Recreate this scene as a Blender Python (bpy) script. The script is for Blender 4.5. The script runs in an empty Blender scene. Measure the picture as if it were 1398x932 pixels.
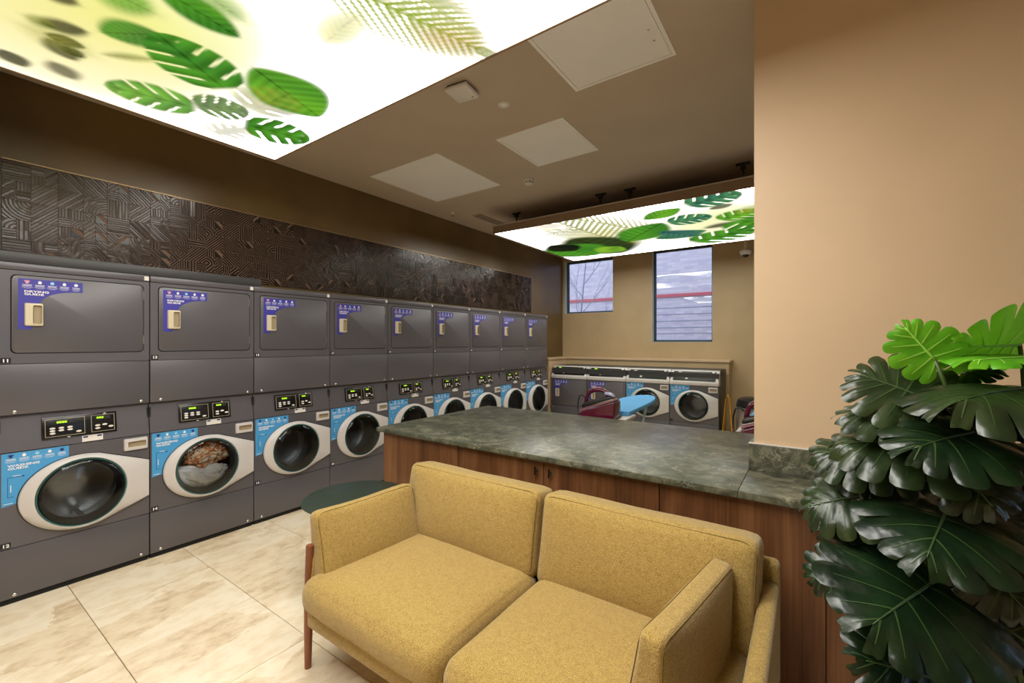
import bpy, bmesh, math, random
import numpy as np
from mathutils import Vector, Matrix, noise
R = random.Random(7)
PI = math.pi
scene = bpy.context.scene
COL = scene.collection

# ------------------------------------------------------------------ camera
CAM_H = 1.515
FPX = 590.0
YAW = math.radians(35)
cam_d = bpy.data.cameras.new('camera')
cam_d.sensor_width = 36.0
cam_d.lens = FPX / 1398 * 36
cam_d.shift_y = 0.0007
cam_d.clip_start = 0.02
cam = bpy.data.objects.new('camera', cam_d)
cam.location = (0, 0, CAM_H)
cam.rotation_euler = (PI / 2, 0, YAW)
COL.objects.link(cam)
scene.camera = cam

# ------------------------------------------------------------------ world, exposure
w = bpy.data.worlds.new('daylight')
scene.world = w
w.use_nodes = True
bgn = w.node_tree.nodes['Background']
bgn.inputs[0].default_value = (0.66, 0.80, 1.0, 1)
bgn.inputs[1].default_value = 3.0
scene.view_settings.view_transform = 'Standard'
scene.view_settings.look = 'None'
scene.view_settings.gamma = 1.0
scene.view_settings.use_curve_mapping = False
scene.view_settings.exposure = 0.0
LIGHTBOX = 17.5          # radiance of the white of the backlit ceiling panels

# ------------------------------------------------------------------ pixel rays (1398 x 932)
def ray(px, py):
    u = (px - 699) / FPX
    v = (467 - py) / FPX
    return Vector((-math.sin(YAW) + u * math.cos(YAW), math.cos(YAW) + u * math.sin(YAW), v))
def at(px, py, depth):
    return Vector((0, 0, CAM_H)) + ray(px, py) * depth
def at_z(px, py, z):
    r = ray(px, py)
    return Vector((0, 0, CAM_H)) + r * ((z - CAM_H) / r.z)

# ------------------------------------------------------------------ materials
def lin(c):
    return tuple((x / 12.92 if x <= 0.04045 else ((x + 0.055) / 1.055) ** 2.4) for x in [v / 255 for v in c])
MATS = {}
def mat(name, rgb, rough=0.5, metal=0.0, spec=0.5, coat=0.0, emit=0.0, emit_rgb=None):
    if name in MATS:
        return MATS[name]
    m = bpy.data.materials.new(name)
    m.use_nodes = True
    b = m.node_tree.nodes['Principled BSDF']
    c = lin(rgb)
    b.inputs['Base Color'].default_value = (*c, 1)
    b.inputs['Roughness'].default_value = rough
    b.inputs['Metallic'].default_value = metal
    b.inputs['Specular IOR Level'].default_value = spec
    b.inputs['Coat Weight'].default_value = coat
    if emit:
        b.inputs['Emission Color'].default_value = (*lin(emit_rgb or rgb), 1)
        b.inputs['Emission Strength'].default_value = emit
    MATS[name] = m
    return m
def nodes(m):
    nt = m.node_tree
    return nt, nt.nodes['Principled BSDF']
def add(nt, t, **kw):
    n = nt.nodes.new(t)
    for k, v in kw.items():
        if hasattr(n, k):
            setattr(n, k, v)
        else:
            n.inputs[k].default_value = v
    return n
def ramp(nt, fac, stops):
    r = nt.nodes.new('ShaderNodeValToRGB')
    els = r.color_ramp.elements
    while len(els) > 1:
        els.remove(els[-1])
    for i, (p, c) in enumerate(stops):
        e = els[0] if i == 0 else els.new(p)
        e.position = p
        e.color = (*lin(c), 1)
    nt.links.new(fac, r.inputs[0])
    return r.outputs[0]
def coords(nt, scale=(1, 1, 1), kind='Object', per_object=0.0):
    tc = nt.nodes.new('ShaderNodeTexCoord')
    mp = nt.nodes.new('ShaderNodeMapping')
    mp.inputs['Scale'].default_value = scale
    nt.links.new(tc.outputs[kind], mp.inputs[0])
    if per_object:
        oi = nt.nodes.new('ShaderNodeObjectInfo')
        ml = nt.nodes.new('ShaderNodeMath'); ml.operation = 'MULTIPLY'; ml.inputs[1].default_value = per_object
        nt.links.new(oi.outputs['Random'], ml.inputs[0])
        nt.links.new(ml.outputs[0], mp.inputs['Location'])
    return mp.outputs[0]
def bump(nt, b, h, strength=0.2, dist=0.01):
    n = nt.nodes.new('ShaderNodeBump')
    n.inputs['Strength'].default_value = strength
    n.inputs['Distance'].default_value = dist
    nt.links.new(h, n.inputs['Height'])
    nt.links.new(n.outputs[0], b.inputs['Normal'])

def m_paint(name, rgb, rough=0.55, var=0.06, scale=2.0):
    m = mat(name, rgb, rough)
    nt, b = nodes(m)
    v = coords(nt)
    n = add(nt, 'ShaderNodeTexNoise'); n.inputs['Scale'].default_value = scale; n.inputs['Detail'].default_value = 4
    nt.links.new(v, n.inputs['Vector'])
    a = tuple(max(0, x * (1 - var)) for x in rgb); c = tuple(min(255, x * (1 + var)) for x in rgb)
    nt.links.new(ramp(nt, n.outputs['Fac'], [(0.3, a), (0.7, c)]), b.inputs['Base Color'])
    n2 = add(nt, 'ShaderNodeTexNoise'); n2.inputs['Scale'].default_value = 180
    nt.links.new(v, n2.inputs['Vector'])
    bump(nt, b, n2.outputs['Fac'], 0.05, 0.003)
    return m
def m_wood(name, dark, mid, light, rough=0.42):
    m = mat(name, mid, rough)
    nt, b = nodes(m)
    v = coords(nt, (4.5, 4.5, 0.5), 'Object', 30)
    n = add(nt, 'ShaderNodeTexNoise'); n.inputs['Scale'].default_value = 1.6; n.inputs['Detail'].default_value = 5; n.inputs['Distortion'].default_value = 1.1
    nt.links.new(v, n.inputs['Vector'])
    v2 = coords(nt, (70, 70, 1.2), 'Object', 30)
    n2 = add(nt, 'ShaderNodeTexNoise'); n2.inputs['Scale'].default_value = 2.2; n2.inputs['Detail'].default_value = 3
    nt.links.new(v2, n2.inputs['Vector'])
    mx = add(nt, 'ShaderNodeMath', operation='MULTIPLY_ADD'); mx.inputs[1].default_value = 0.35
    nt.links.new(n2.outputs['Fac'], mx.inputs[0]); nt.links.new(n.outputs['Fac'], mx.inputs[2])
    nt.links.new(ramp(nt, mx.outputs[0], [(0.45, dark), (0.65, mid), (0.9, light)]), b.inputs['Base Color'])
    bump(nt, b, n2.outputs['Fac'], 0.06, 0.002)
    return m
def m_fabric(name, a, c, d):
    m = mat(name, c, 0.9, spec=0.15)
    nt, b = nodes(m)
    v = coords(nt)
    vo = add(nt, 'ShaderNodeTexVoronoi'); vo.inputs['Scale'].default_value = 270
    vo.inputs['Randomness'].default_value = 1.0
    nt.links.new(v, vo.inputs['Vector'])
    no = add(nt, 'ShaderNodeTexNoise'); no.inputs['Scale'].default_value = 60; no.inputs['Detail'].default_value = 5
    nt.links.new(v, no.inputs['Vector'])
    ml = add(nt, 'ShaderNodeMath', operation='MULTIPLY_ADD'); ml.inputs[1].default_value = 0.5
    nt.links.new(no.outputs['Fac'], ml.inputs[0]); nt.links.new(vo.outputs['Distance'], ml.inputs[2])
    nt.links.new(ramp(nt, ml.outputs[0], [(0.25, d), (0.55, c), (0.95, a)]), b.inputs['Base Color'])
    b.inputs['Sheen Weight'].default_value = 0.25
    inv = add(nt, 'ShaderNodeMath', operation='SUBTRACT'); inv.inputs[0].default_value = 1.0
    nt.links.new(vo.outputs['Distance'], inv.inputs[1])
    bump(nt, b, inv.outputs[0], 0.5, 0.003)
    return m
def m_marble(name):
    m = mat(name, (70, 76, 62), 0.33, spec=0.42)
    nt, b = nodes(m)
    v = coords(nt, (1, 1, 1))
    w1 = add(nt, 'ShaderNodeTexNoise'); w1.inputs['Scale'].default_value = 11; w1.inputs['Detail'].default_value = 9; w1.inputs['Roughness'].default_value = 0.68; w1.inputs['Distortion'].default_value = 1.0
    nt.links.new(v, w1.inputs['Vector'])
    base = ramp(nt, w1.outputs['Fac'], [(0.3, (40, 43, 35)), (0.5, (82, 84, 68)), (0.68, (124, 122, 102))])
    vo = add(nt, 'ShaderNodeTexVoronoi', feature='DISTANCE_TO_EDGE'); vo.inputs['Scale'].default_value = 26
    wv = add(nt, 'ShaderNodeTexNoise'); wv.inputs['Scale'].default_value = 12; wv.inputs['Detail'].default_value = 6
    nt.links.new(v, wv.inputs['Vector'])
    mxv = add(nt, 'ShaderNodeMix', data_type='VECTOR'); mxv.inputs['Factor'].default_value = 0.12
    nt.links.new(v, mxv.inputs[4]); nt.links.new(wv.outputs['Color'], mxv.inputs[5])
    nt.links.new(mxv.outputs[1], vo.inputs['Vector'])
    vein = ramp(nt, vo.outputs['Distance'], [(0.0, (255, 255, 255)), (0.035, (0, 0, 0))])
    gate = ramp(nt, wv.outputs['Fac'], [(0.48, (0, 0, 0)), (0.6, (235, 235, 235))])
    mm = add(nt, 'ShaderNodeMix', data_type='RGBA', blend_type='MULTIPLY'); mm.inputs[0].default_value = 1
    nt.links.new(vein, mm.inputs[6]); nt.links.new(gate, mm.inputs[7])
    mx = add(nt, 'ShaderNodeMix', data_type='RGBA')
    nt.links.new(mm.outputs[2], mx.inputs[0]); nt.links.new(base, mx.inputs[6])
    mx.inputs[7].default_value = (*lin((168, 165, 144)), 1)
    nt.links.new(mx.outputs[2], b.inputs['Base Color'])
    return m
def m_stone(name):
    m = mat(name, (226, 204, 168), 0.3)
    nt, b = nodes(m)
    v = coords(nt, (6.5, 3.6, 1), 'Object', 60)
    w0 = add(nt, 'ShaderNodeTexNoise'); w0.inputs['Scale'].default_value = 2.0; w0.inputs['Detail'].default_value = 4
    nt.links.new(v, w0.inputs['Vector'])
    mxv = add(nt, 'ShaderNodeMix', data_type='VECTOR'); mxv.inputs['Factor'].default_value = 0.45
    nt.links.new(v, mxv.inputs[4]); nt.links.new(w0.outputs['Color'], mxv.inputs[5])
    vo = add(nt, 'ShaderNodeTexVoronoi'); vo.inputs['Scale'].default_value = 1.3
    nt.links.new(mxv.outputs[1], vo.inputs['Vector'])
    sx = add(nt, 'ShaderNodeSeparateColor'); nt.links.new(vo.outputs['Color'], sx.inputs[0])
    n2 = add(nt, 'ShaderNodeTexNoise'); n2.inputs['Scale'].default_value = 2.2; n2.inputs['Detail'].default_value = 7; n2.inputs['Roughness'].default_value = 0.65
    nt.links.new(v, n2.inputs['Vector'])
    ma = add(nt, 'ShaderNodeMath', operation='MULTIPLY_ADD'); ma.inputs[1].default_value = 0.3
    nt.links.new(sx.outputs[0], ma.inputs[0]); nt.links.new(n2.outputs['Fac'], ma.inputs[2])
    base = ramp(nt, ma.outputs[0], [(0.38, (208, 184, 150)), (0.55, (232, 213, 182)), (0.8, (245, 232, 208))])
    v3 = coords(nt, (1, 0.45, 1), 'Object', 60)
    n3 = add(nt, 'ShaderNodeTexNoise'); n3.inputs['Scale'].default_value = 22; n3.inputs['Detail'].default_value = 3
    nt.links.new(v3, n3.inputs['Vector'])
    spot = ramp(nt, n3.outputs['Fac'], [(0.69, (0, 0, 0)), (0.78, (150, 150, 150))])
    mx = add(nt, 'ShaderNodeMix', data_type='RGBA')
    nt.links.new(spot, mx.inputs[0]); nt.links.new(base, mx.inputs[6])
    mx.inputs[7].default_value = (*lin((150, 124, 92)), 1)
    nt.links.new(mx.outputs[2], b.inputs['Base Color'])
    return m
def m_brick(name):
    m = mat(name, (150, 110, 110), 0.85)
    nt, b = nodes(m)
    tc = nt.nodes.new('ShaderNodeTexCoord')
    sp = nt.nodes.new('ShaderNodeSeparateXYZ'); nt.links.new(tc.outputs['Object'], sp.inputs[0])
    cb = nt.nodes.new('ShaderNodeCombineXYZ'); nt.links.new(sp.outputs[0], cb.inputs[0]); nt.links.new(sp.outputs[2], cb.inputs[1])
    br = add(nt, 'ShaderNodeTexBrick')
    br.inputs['Scale'].default_value = 1.0
    br.inputs['Brick Width'].default_value = 0.225; br.inputs['Row Height'].default_value = 0.075; br.inputs['Mortar Size'].default_value = 0.006
    br.inputs['Color1'].default_value = (*lin((208, 182, 180)), 1); br.inputs['Color2'].default_value = (*lin((190, 162, 168)), 1)
    br.inputs['Mortar'].default_value = (*lin((178, 170, 172)), 1)
    nt.links.new(cb.outputs[0], br.inputs['Vector'])
    nt.links.new(br.outputs['Color'], b.inputs['Base Color'])
    return m
def m_glass(name, tint=(255, 255, 255), gloss_rough=0.0, base_f=1.45):
    m = bpy.data.materials.new(name); m.use_nodes = True
    nt = m.node_tree; nt.nodes.clear()
    o = nt.nodes.new('ShaderNodeOutputMaterial')
    t = nt.nodes.new('ShaderNodeBsdfTransparent'); t.inputs[0].default_value = (*lin(tint), 1)
    g = nt.nodes.new('ShaderNodeBsdfGlossy'); g.inputs['Roughness'].default_value = gloss_rough
    f = nt.nodes.new('ShaderNodeFresnel'); f.inputs['IOR'].default_value = base_f
    mx = nt.nodes.new('ShaderNodeMixShader')
    nt.links.new(f.outputs[0], mx.inputs[0]); nt.links.new(t.outputs[0], mx.inputs[1]); nt.links.new(g.outputs[0], mx.inputs[2])
    nt.links.new(mx.outputs[0], o.inputs[0])
    MATS[name] = m
    return m
def m_print(name, attr):
    m = bpy.data.materials.new(name); m.use_nodes = True
    nt = m.node_tree; nt.nodes.clear()
    o = nt.nodes.new('ShaderNodeOutputMaterial')
    e = nt.nodes.new('ShaderNodeEmission')
    a = nt.nodes.new('ShaderNodeAttribute'); a.attribute_name = attr
    nt.links.new(a.outputs['Color'], e.inputs[0]); e.inputs[1].default_value = LIGHTBOX
    nt.links.new(e.outputs[0], o.inputs[0])
    return m
def m_leaf(name, dark, light, rough, trans):
    m = mat(name, dark, rough, coat=0.0)
    nt, b = nodes(m)
    v = coords(nt, (1, 1, 1), 'Object')
    n = add(nt, 'ShaderNodeTexNoise'); n.inputs['Scale'].default_value = 9; n.inputs['Detail'].default_value = 4
    nt.links.new(v, n.inputs['Vector'])
    nt.links.new(ramp(nt, n.outputs['Fac'], [(0.35, dark), (0.7, light)]), b.inputs['Base Color'])
    n2 = add(nt, 'ShaderNodeTexNoise'); n2.inputs['Scale'].default_value = 22; n2.inputs['Detail'].default_value = 2
    nt.links.new(v, n2.inputs['Vector'])
    bump(nt, b, n2.outputs['Fac'], 0.4, 0.01)
    if trans:
        out = [x for x in nt.nodes if x.type == 'OUTPUT_MATERIAL'][0]
        t = nt.nodes.new('ShaderNodeBsdfTranslucent'); t.inputs[0].default_value = (*lin(light), 1)
        mx = nt.nodes.new('ShaderNodeMixShader'); mx.inputs[0].default_value = trans
        nt.links.new(b.outputs[0], mx.inputs[1]); nt.links.new(t.outputs[0], mx.inputs[2])
        nt.links.new(mx.outputs[0], out.inputs[0])
    return m

M_WALL = m_paint('wall_paint', (192, 168, 130), 0.5, 0.04)
M_COLUMN = m_paint('column_paint', (210, 182, 148), 0.5, 0.02)
M_BRONZE = m_paint('bronze_paint', (106, 85, 48), 0.36, 0.10, 1.3)
M_CEIL = m_paint('ceiling_paint', (196, 178, 156), 0.6, 0.02)
M_HATCH = m_paint('hatch_paint', (248, 244, 240), 0.5, 0.01)
M_WHITE = mat('white_plastic', (226, 220, 212), 0.4)
M_WHITEMETAL = mat('white_metal', (228, 224, 216), 0.35)
M_STONE = m_stone('cream_stone')
M_GROUT = mat('grout', (120, 96, 66), 0.9)
M_MARBLE = m_marble('green_marble')
M_WALNUT = m_wood('walnut', (76, 46, 24), (112, 71, 41), (138, 95, 60))
M_LEGWOOD = m_wood('leg_wood', (96, 50, 28), (132, 76, 46), (156, 98, 62), 0.4)
M_BLACK = mat('black_metal', (18, 18, 18), 0.4)
M_DARK = mat('dark_gap', (14, 14, 15), 0.7)
M_GREY = mat('anthracite_steel', (99, 96, 101), 0.36, metal=0.25)
M_GREY2 = mat('anthracite_trim', (60, 59, 60), 0.45)
M_RING = mat('door_ring_plastic', (208, 203, 201), 0.38)
M_BEIGE = mat('beige_handle_plastic', (214, 200, 172), 0.42)
M_BEIGE_IN = mat('beige_recess_plastic', (168, 152, 122), 0.5)
M_GASKET = mat('teal_rubber', (40, 92, 90), 0.35)
M_RUBBER = mat('black_rubber', (16, 17, 18), 0.35)
M_STEEL = mat('drum_steel', (150, 150, 150), 0.28, metal=1.0)
M_DRUMDARK = mat('drum_shell', (150, 152, 156), 0.32, metal=0.85)
M_SCREW = mat('chrome', (215, 215, 215), 0.2, metal=1.0)
M_DRYSTICK = mat('indigo_sticker', (66, 62, 160), 0.45)
M_WASHSTICK = mat('sky_blue_sticker', (74, 158, 216), 0.45)
M_PRINTW = mat('white_print', (240, 238, 240), 0.5)
M_PRINTN = mat('navy_print', (30, 48, 110), 0.5)
M_PRINTR = mat('pink_print', (226, 160, 170), 0.5)
M_PRINTC = mat('cyan_print', (150, 210, 240), 0.5)
M_FASCIA = mat('black_fascia', (20, 21, 22), 0.25)
M_LCD = mat('lcd', (150, 170, 160), 0.4)
M_LED = mat('green_led', (170, 230, 30), 0.4, emit=0.9)
M_GLASSDOME = m_glass('door_glass', (238, 242, 242), 0.02, 1.5)
M_PANE = m_glass('window_glass', (236, 244, 250), 0.0, 1.55)
M_FRAME = mat('window_frame', (52, 66, 70), 0.4)
M_REVEAL = mat('window_reveal', (205, 214, 222), 0.5)
M_FABRIC = m_fabric('mustard_weave', (178, 150, 86), (152, 125, 66), (100, 79, 37))
M_SEAM = mat('seam_thread', (122, 98, 48), 0.9)
M_TABLE = mat('green_enamel', (48, 60, 50), 0.45)
M_TILEBASE = mat('tile_matt_brown', (116, 88, 68), 0.7)
M_TILEBAR = mat('tile_glossy_brown', (36, 28, 22), 0.22)
M_TRIM = mat('brass_trim', (170, 140, 100), 0.35, metal=0.6)
M_BOXFRAME = mat('lightbox_frame', (146, 122, 98), 0.5)
M_BOXRIM = mat('lightbox_rim', (190, 180, 168), 0.4)
M_MAROON = mat('maroon_plastic', (84, 9, 42), 0.18, coat=0.5)
M_MAUVE = mat('mauve_plastic', (150, 96, 110), 0.3)
M_IRONBLK = mat('iron_black', (22, 18, 20), 0.35)
M_LILAC = mat('lilac_plastic', (176, 176, 214), 0.25)
M_BOARD = mat('blue_board_cover', (98, 176, 236), 0.75)
M_YELLOW = mat('yellow_plastic', (216, 160, 18), 0.45)
M_INOX = mat('brushed_steel', (190, 180, 172), 0.3, metal=1.0)
M_BRICK = m_brick('brick')
M_REDBAND = mat('red_band', (190, 84, 86), 0.7)
M_BARK = mat('bark', (134, 126, 132), 0.9)
M_PAVE = mat('pavement', (150, 150, 152), 0.9)
M_LEAF = m_leaf('leaf_dark', (12, 28, 14), (28, 50, 24), 0.28, 0.05)
M_LEAFM = m_leaf('leaf_olive', (26, 40, 20), (52, 66, 34), 0.3, 0.06)
M_LEAFB = m_leaf('leaf_bright', (70, 146, 22), (118, 190, 40), 0.35, 0.25)  # paler green of young growth, with backlight painted into the colour
M_LEAFY = m_leaf('leaf_yellow', (120, 112, 30), (150, 140, 40), 0.45, 0.2)
M_VEIN = mat('leaf_vein', (52, 74, 36), 0.4)
M_VEINB = mat('leaf_vein_bright', (140, 200, 70), 0.45)
M_STEM = mat('stem_green', (62, 82, 30), 0.45)
M_SOIL = mat('soil', (40, 30, 22), 0.95)
M_POT = mat('planter_grey', (70, 68, 66), 0.6)
M_CLOTHW = mat('white_cotton', (244, 245, 247), 0.9)
M_CLOTHO = mat('orange_cotton', (200, 120, 64), 0.9)
def _patch():
    nt, b = nodes(M_CLOTHO)
    v = coords(nt)
    n = add(nt, 'ShaderNodeTexNoise'); n.inputs['Scale'].default_value = 26; n.inputs['Detail'].default_value = 3; n.inputs['Distortion'].default_value = 1.5
    nt.links.new(v, n.inputs['Vector'])
    nt.links.new(ramp(nt, n.outputs['Fac'], [(0.38, (226, 214, 196)), (0.48, (206, 176, 140)), (0.55, (206, 104, 40)), (0.66, (120, 84, 62))]), b.inputs['Base Color'])
_patch()

# ------------------------------------------------------------------ mesh helpers
def link(o, parent=None):
    COL.objects.link(o)
    if parent is not None:
        o.parent = parent
    return o
def empty(name, loc=(0, 0, 0), rz=0.0):
    o = bpy.data.objects.new(name, None)
    o.location = loc; o.rotation_euler = (0, 0, rz); o.empty_display_size = 0.1
    COL.objects.link(o)
    return o
def tag(o, label, cat, group=None):
    o['label'] = label; o['category'] = cat
    if group:
        o['group'] = group
    return o
def struct(o, label=None, cat=None):
    o['kind'] = 'structure'
    if label:
        o['label'] = label
    if cat:
        o['category'] = cat
    return o
def obj(name, bm, mats, parent=None, smooth=False, loc=None, normals=True):
    if not isinstance(mats, (list, tuple)):
        mats = [mats]
    if normals:
        bmesh.ops.recalc_face_normals(bm, faces=bm.faces)
    me = bpy.data.meshes.new(name)
    bm.to_mesh(me); bm.free()
    for m in mats:
        me.materials.append(m)
    if smooth:
        me.polygons.foreach_set('use_smooth', [True] * len(me.polygons))
        if smooth != 'all':
            try:
                me.set_sharp_from_angle(angle=math.radians(40))
            except Exception:
                pass
    o = bpy.data.objects.new(name, me)
    if loc is not None:
        o.location = loc
    return link(o, parent)
def inst(name, me, parent=None, loc=(0, 0, 0), rot=None):
    o = bpy.data.objects.new(name, me)
    o.location = loc
    if rot is not None:
        o.rotation_euler = rot
    return link(o, parent)
def bx(bm, x0, x1, y0, y1, z0, z1, bev=0.0, seg=2, mi=0):
    r = bmesh.ops.create_cube(bm, size=1.0)
    vs = r['verts']
    for v in vs:
        v.co = Vector(((x0 + x1) / 2 + v.co.x * (x1 - x0), (y0 + y1) / 2 + v.co.y * (y1 - y0), (z0 + z1) / 2 + v.co.z * (z1 - z0)))
    fs = set(f for v in vs for f in v.link_faces)
    for f in fs:
        f.material_index = mi
    if bev > 0:
        es = list(set(e for v in vs for e in v.link_edges))
        bmesh.ops.bevel(bm, geom=es, offset=bev, segments=seg, affect='EDGES', profile=0.5)
    return bm
def box(name, x0, x1, y0, y1, z0, z1, m, parent=None, bev=0.0, seg=2, origin=True):
    bm = bmesh.new()
    if origin:
        c = ((x0 + x1) / 2, (y0 + y1) / 2, z0)
        bx(bm, x0 - c[0], x1 - c[0], y0 - c[1], y1 - c[1], 0, z1 - z0, bev, seg)
        return obj(name, bm, m, parent, smooth=bev > 0, loc=c)
    bx(bm, x0, x1, y0, y1, z0, z1, bev, seg)
    return obj(name, bm, m, parent, smooth=bev > 0)
def poly_plate(bm, pts, y0, y1, mi=0, bev=0.0):
    """pts (x,z) outline, plate between y0 (front) and y1 (back)"""
    a = [bm.verts.new((x, y0, z)) for x, z in pts]
    b = [bm.verts.new((x, y1, z)) for x, z in pts]
    f = bm.faces.new(a); f.material_index = mi
    g = bm.faces.new(list(reversed(b))); g.material_index = mi
    n = len(pts)
    fr = []
    for i in range(n):
        s = bm.faces.new((a[i], a[(i + 1) % n], b[(i + 1) % n], b[i])); s.material_index = mi
    if bev:
        es = [e for e in f.edges]
        bmesh.ops.bevel(bm, geom=es, offset=bev, segments=2, affect='EDGES', profile=0.5)
    return bm
def rrect(x0, x1, z0, z1, r, n=5):
    pts = []
    for cx, cz, a0 in ((x1 - r, z1 - r, 0), (x0 + r, z1 - r, 90), (x0 + r, z0 + r, 180), (x1 - r, z0 + r, 270)):
        for k in range(n + 1):
            a = math.radians(a0 + 90 * k / n)
            pts.append((cx + r * math.cos(a), cz + r * math.sin(a)))
    return pts
def tube(bm, path, radii, n=8, mi=0, cap=True):
    path = [Vector(p) for p in path]
    if not isinstance(radii, (list, tuple)):
        radii = [radii] * len(path)
    rings = []
    t0 = (path[1] - path[0]).normalized()
    ref = Vector((0, 0, 1)) if abs(t0.z) < 0.9 else Vector((1, 0, 0))
    nrm = (ref - t0 * ref.dot(t0)).normalized()
    for i, p in enumerate(path):
        if i == 0:
            t = path[1] - path[0]
        elif i == len(path) - 1:
            t = path[-1] - path[-2]
        else:
            t = path[i + 1] - path[i - 1]
        t.normalize()
        nrm = (nrm - t * nrm.dot(t)).normalized()
        bn = t.cross(nrm)
        rings.append([bm.verts.new(p + (nrm * math.cos(2 * PI * k / n) + bn * math.sin(2 * PI * k / n)) * radii[i]) for k in range(n)])
    for i in range(len(rings) - 1):
        for k in range(n):
            f = bm.faces.new((rings[i][k], rings[i][(k + 1) % n], rings[i + 1][(k + 1) % n], rings[i + 1][k])); f.material_index = mi
    if cap:
        f = bm.faces.new(list(reversed(rings[0]))); f.material_index = mi
        f = bm.faces.new(rings[-1]); f.material_index = mi
    return bm
def lathe(bm, prof, n=24, mi=0, center=(0, 0, 0), axis='z'):
    rings = []
    for r, h in prof:
        ring = []
        for k in range(n):
            a = 2 * PI * k / n
            if axis == 'z':
                p = (center[0] + r * math.cos(a), center[1] + r * math.sin(a), center[2] + h)
            else:      # along y, in the xz plane
                p = (center[0] + r * math.cos(a), center[1] + h, center[2] + r * math.sin(a))
            ring.append(bm.verts.new(p))
        rings.append(ring)
    for i in range(len(rings) - 1):
        for k in range(n):
            f = bm.faces.new((rings[i][k], rings[i][(k + 1) % n], rings[i + 1][(k + 1) % n], rings[i + 1][k])); f.material_index = mi
    for ring, (r, h) in ((rings[0], prof[0]), (rings[-1], prof[-1])):
        if r > 1e-6:
            f = bm.faces.new(ring); f.material_index = mi
    bmesh.ops.remove_doubles(bm, verts=[v for ring in rings for v in ring], dist=1e-6)
    return bm
def text_mesh(name, body, size, m, parent, x, y, z, sx=1.0, bold=0.0, align='LEFT', line=0.85):
    """flat lettering in the xz plane facing -y"""
    cu = bpy.data.curves.new(name, 'FONT')
    cu.body = body; cu.size = size; cu.align_x = align; cu.offset = bold; cu.space_line = line
    cu.resolution_u = 2; cu.extrude = 0.0006
    t = bpy.data.objects.new(name, cu)
    COL.objects.link(t)
    dg = bpy.context.evaluated_depsgraph_get()
    me = bpy.data.meshes.new_from_object(t.evaluated_get(dg))
    bpy.data.objects.remove(t)
    me.name = name
    me.transform(Matrix.Rotation(PI / 2, 4, 'X') @ Matrix.Diagonal((sx, 1, 1, 1)))
    me.materials.clear(); me.materials.append(m)
    o = bpy.data.objects.new(name, me)
    o.location = (x, y, z)
    return link(o, parent)
CHILD = {}
def copy_tree(o, parent=None):
    c = o.copy()
    COL.objects.link(c)
    c.parent = parent
    for ch in list(o.children):
        copy_tree(ch, c)
    return c

# ================================================================== SETTING
XL, XR, YB, YF, ZC = -4.15, 4.5, 7.70, -2.0, 3.20
MX = -3.80                  # front plane of the machine row
# floor with stone tiles
fl = struct(box('floor', XL - 0.1, XR + 0.1, YF - 0.1, YB + 0.1, -0.12, -0.012, M_GROUT))
tile_bm = bmesh.new()
bx(tile_bm, -0.2984, 0.2984, -0.2984, 0.2984, -0.012, 0, 0.0012, 1)
tproto = obj('tile', tile_bm, M_STONE, None)
tme = tproto.data
bpy.data.objects.remove(tproto)
nx0 = -2.135 - 0.6 * 4
ny0 = 0.618 - 0.6 * 5
for i in range(16):
    for j in range(18):
        cx, cy = nx0 + 0.6 * i + 0.3, ny0 + 0.6 * j + 0.3
        if cx - 0.3 < XL - 0.35 or cx + 0.3 > XR + 0.35 or cy - 0.3 < YF - 0.3 or cy + 0.3 > YB + 0.45:
            continue
        t = inst('tile', tme, fl, (cx - fl.location.x, cy - fl.location.y, 0 - fl.location.z))
# walls
struct(box('ceiling', XL - 0.1, XR + 0.1, YF - 0.1, YB + 0.25, ZC, ZC + 0.1, M_CEIL))
struct(box('wall_left', XL - 0.1, XL, YF - 0.1, YB + 0.1, 0, ZC, M_BRONZE))
struct(box('wall_return', XL, MX, YF, 0.328, 0, ZC, M_BRONZE))
struct(box('wall_front', XL - 0.1, XR + 0.1, YF - 0.1, YF, 0, ZC, M_WALL))
# back wall with two window openings
WIN = [(-4.11, -3.086, 2.08, 3.12), (-2.364, -1.37, 1.515, 3.14)]
bm = bmesh.new()
BT = 0.22
def wb(x0, x1, z0, z1):
    bx(bm, x0, x1, YB, YB + BT, z0, z1)
xs = [XL - 0.1, WIN[0][0], WIN[0][1], WIN[1][0], WIN[1][1], XR + 0.1]
wb(xs[0], xs[1], 0, ZC); wb(xs[2], xs[3], 0, ZC); wb(xs[4], xs[5], 0, ZC)
for a in WIN:
    wb(a[0], a[1], 0, a[2]); wb(a[0], a[1], a[3], ZC)
struct(obj('wall_back', bm, M_WALL))
for k, (x0, x1, z0, z1) in enumerate(WIN):
    e = empty('window_%d' % (k + 1), ((x0 + x1) / 2, YB + 0.13, z0))
    struct(e)
    cx = (x0 + x1) / 2
    bm = bmesh.new()
    fw = 0.035
    for a, b_, c, d in ((x0, x0 + fw, z0, z1), (x1 - fw, x1, z0, z1), (x0 + fw, x1 - fw, z0, z0 + fw), (x0 + fw, x1 - fw, z1 - fw, z1)):
        bx(bm, a - cx, b_ - cx, -0.02, 0.04, c - z0, d - z0, 0.003, 1)
    obj('window_frame', bm, M_FRAME, e)
    bm = bmesh.new(); bx(bm, x0 + fw - cx, x1 - fw - cx, 0.006, 0.014, fw, z1 - z0 - fw)
    obj('pane', bm, M_PANE, e)
    bm = bmesh.new()
    for a, b_ in ((x0 + 0.0005, x0 + 0.006), (x1 - 0.006, x1 - 0.0005)):
        bx(bm, a - cx, b_ - cx, -0.129, -0.021, 0.006, z1 - z0 - 0.0005)
    bx(bm, x0 + 0.006 - cx, x1 - 0.006 - cx, -0.129, -0.021, 0.0005, 0.006)
    obj('window_reveal', bm, M_REVEAL, e)
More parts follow.
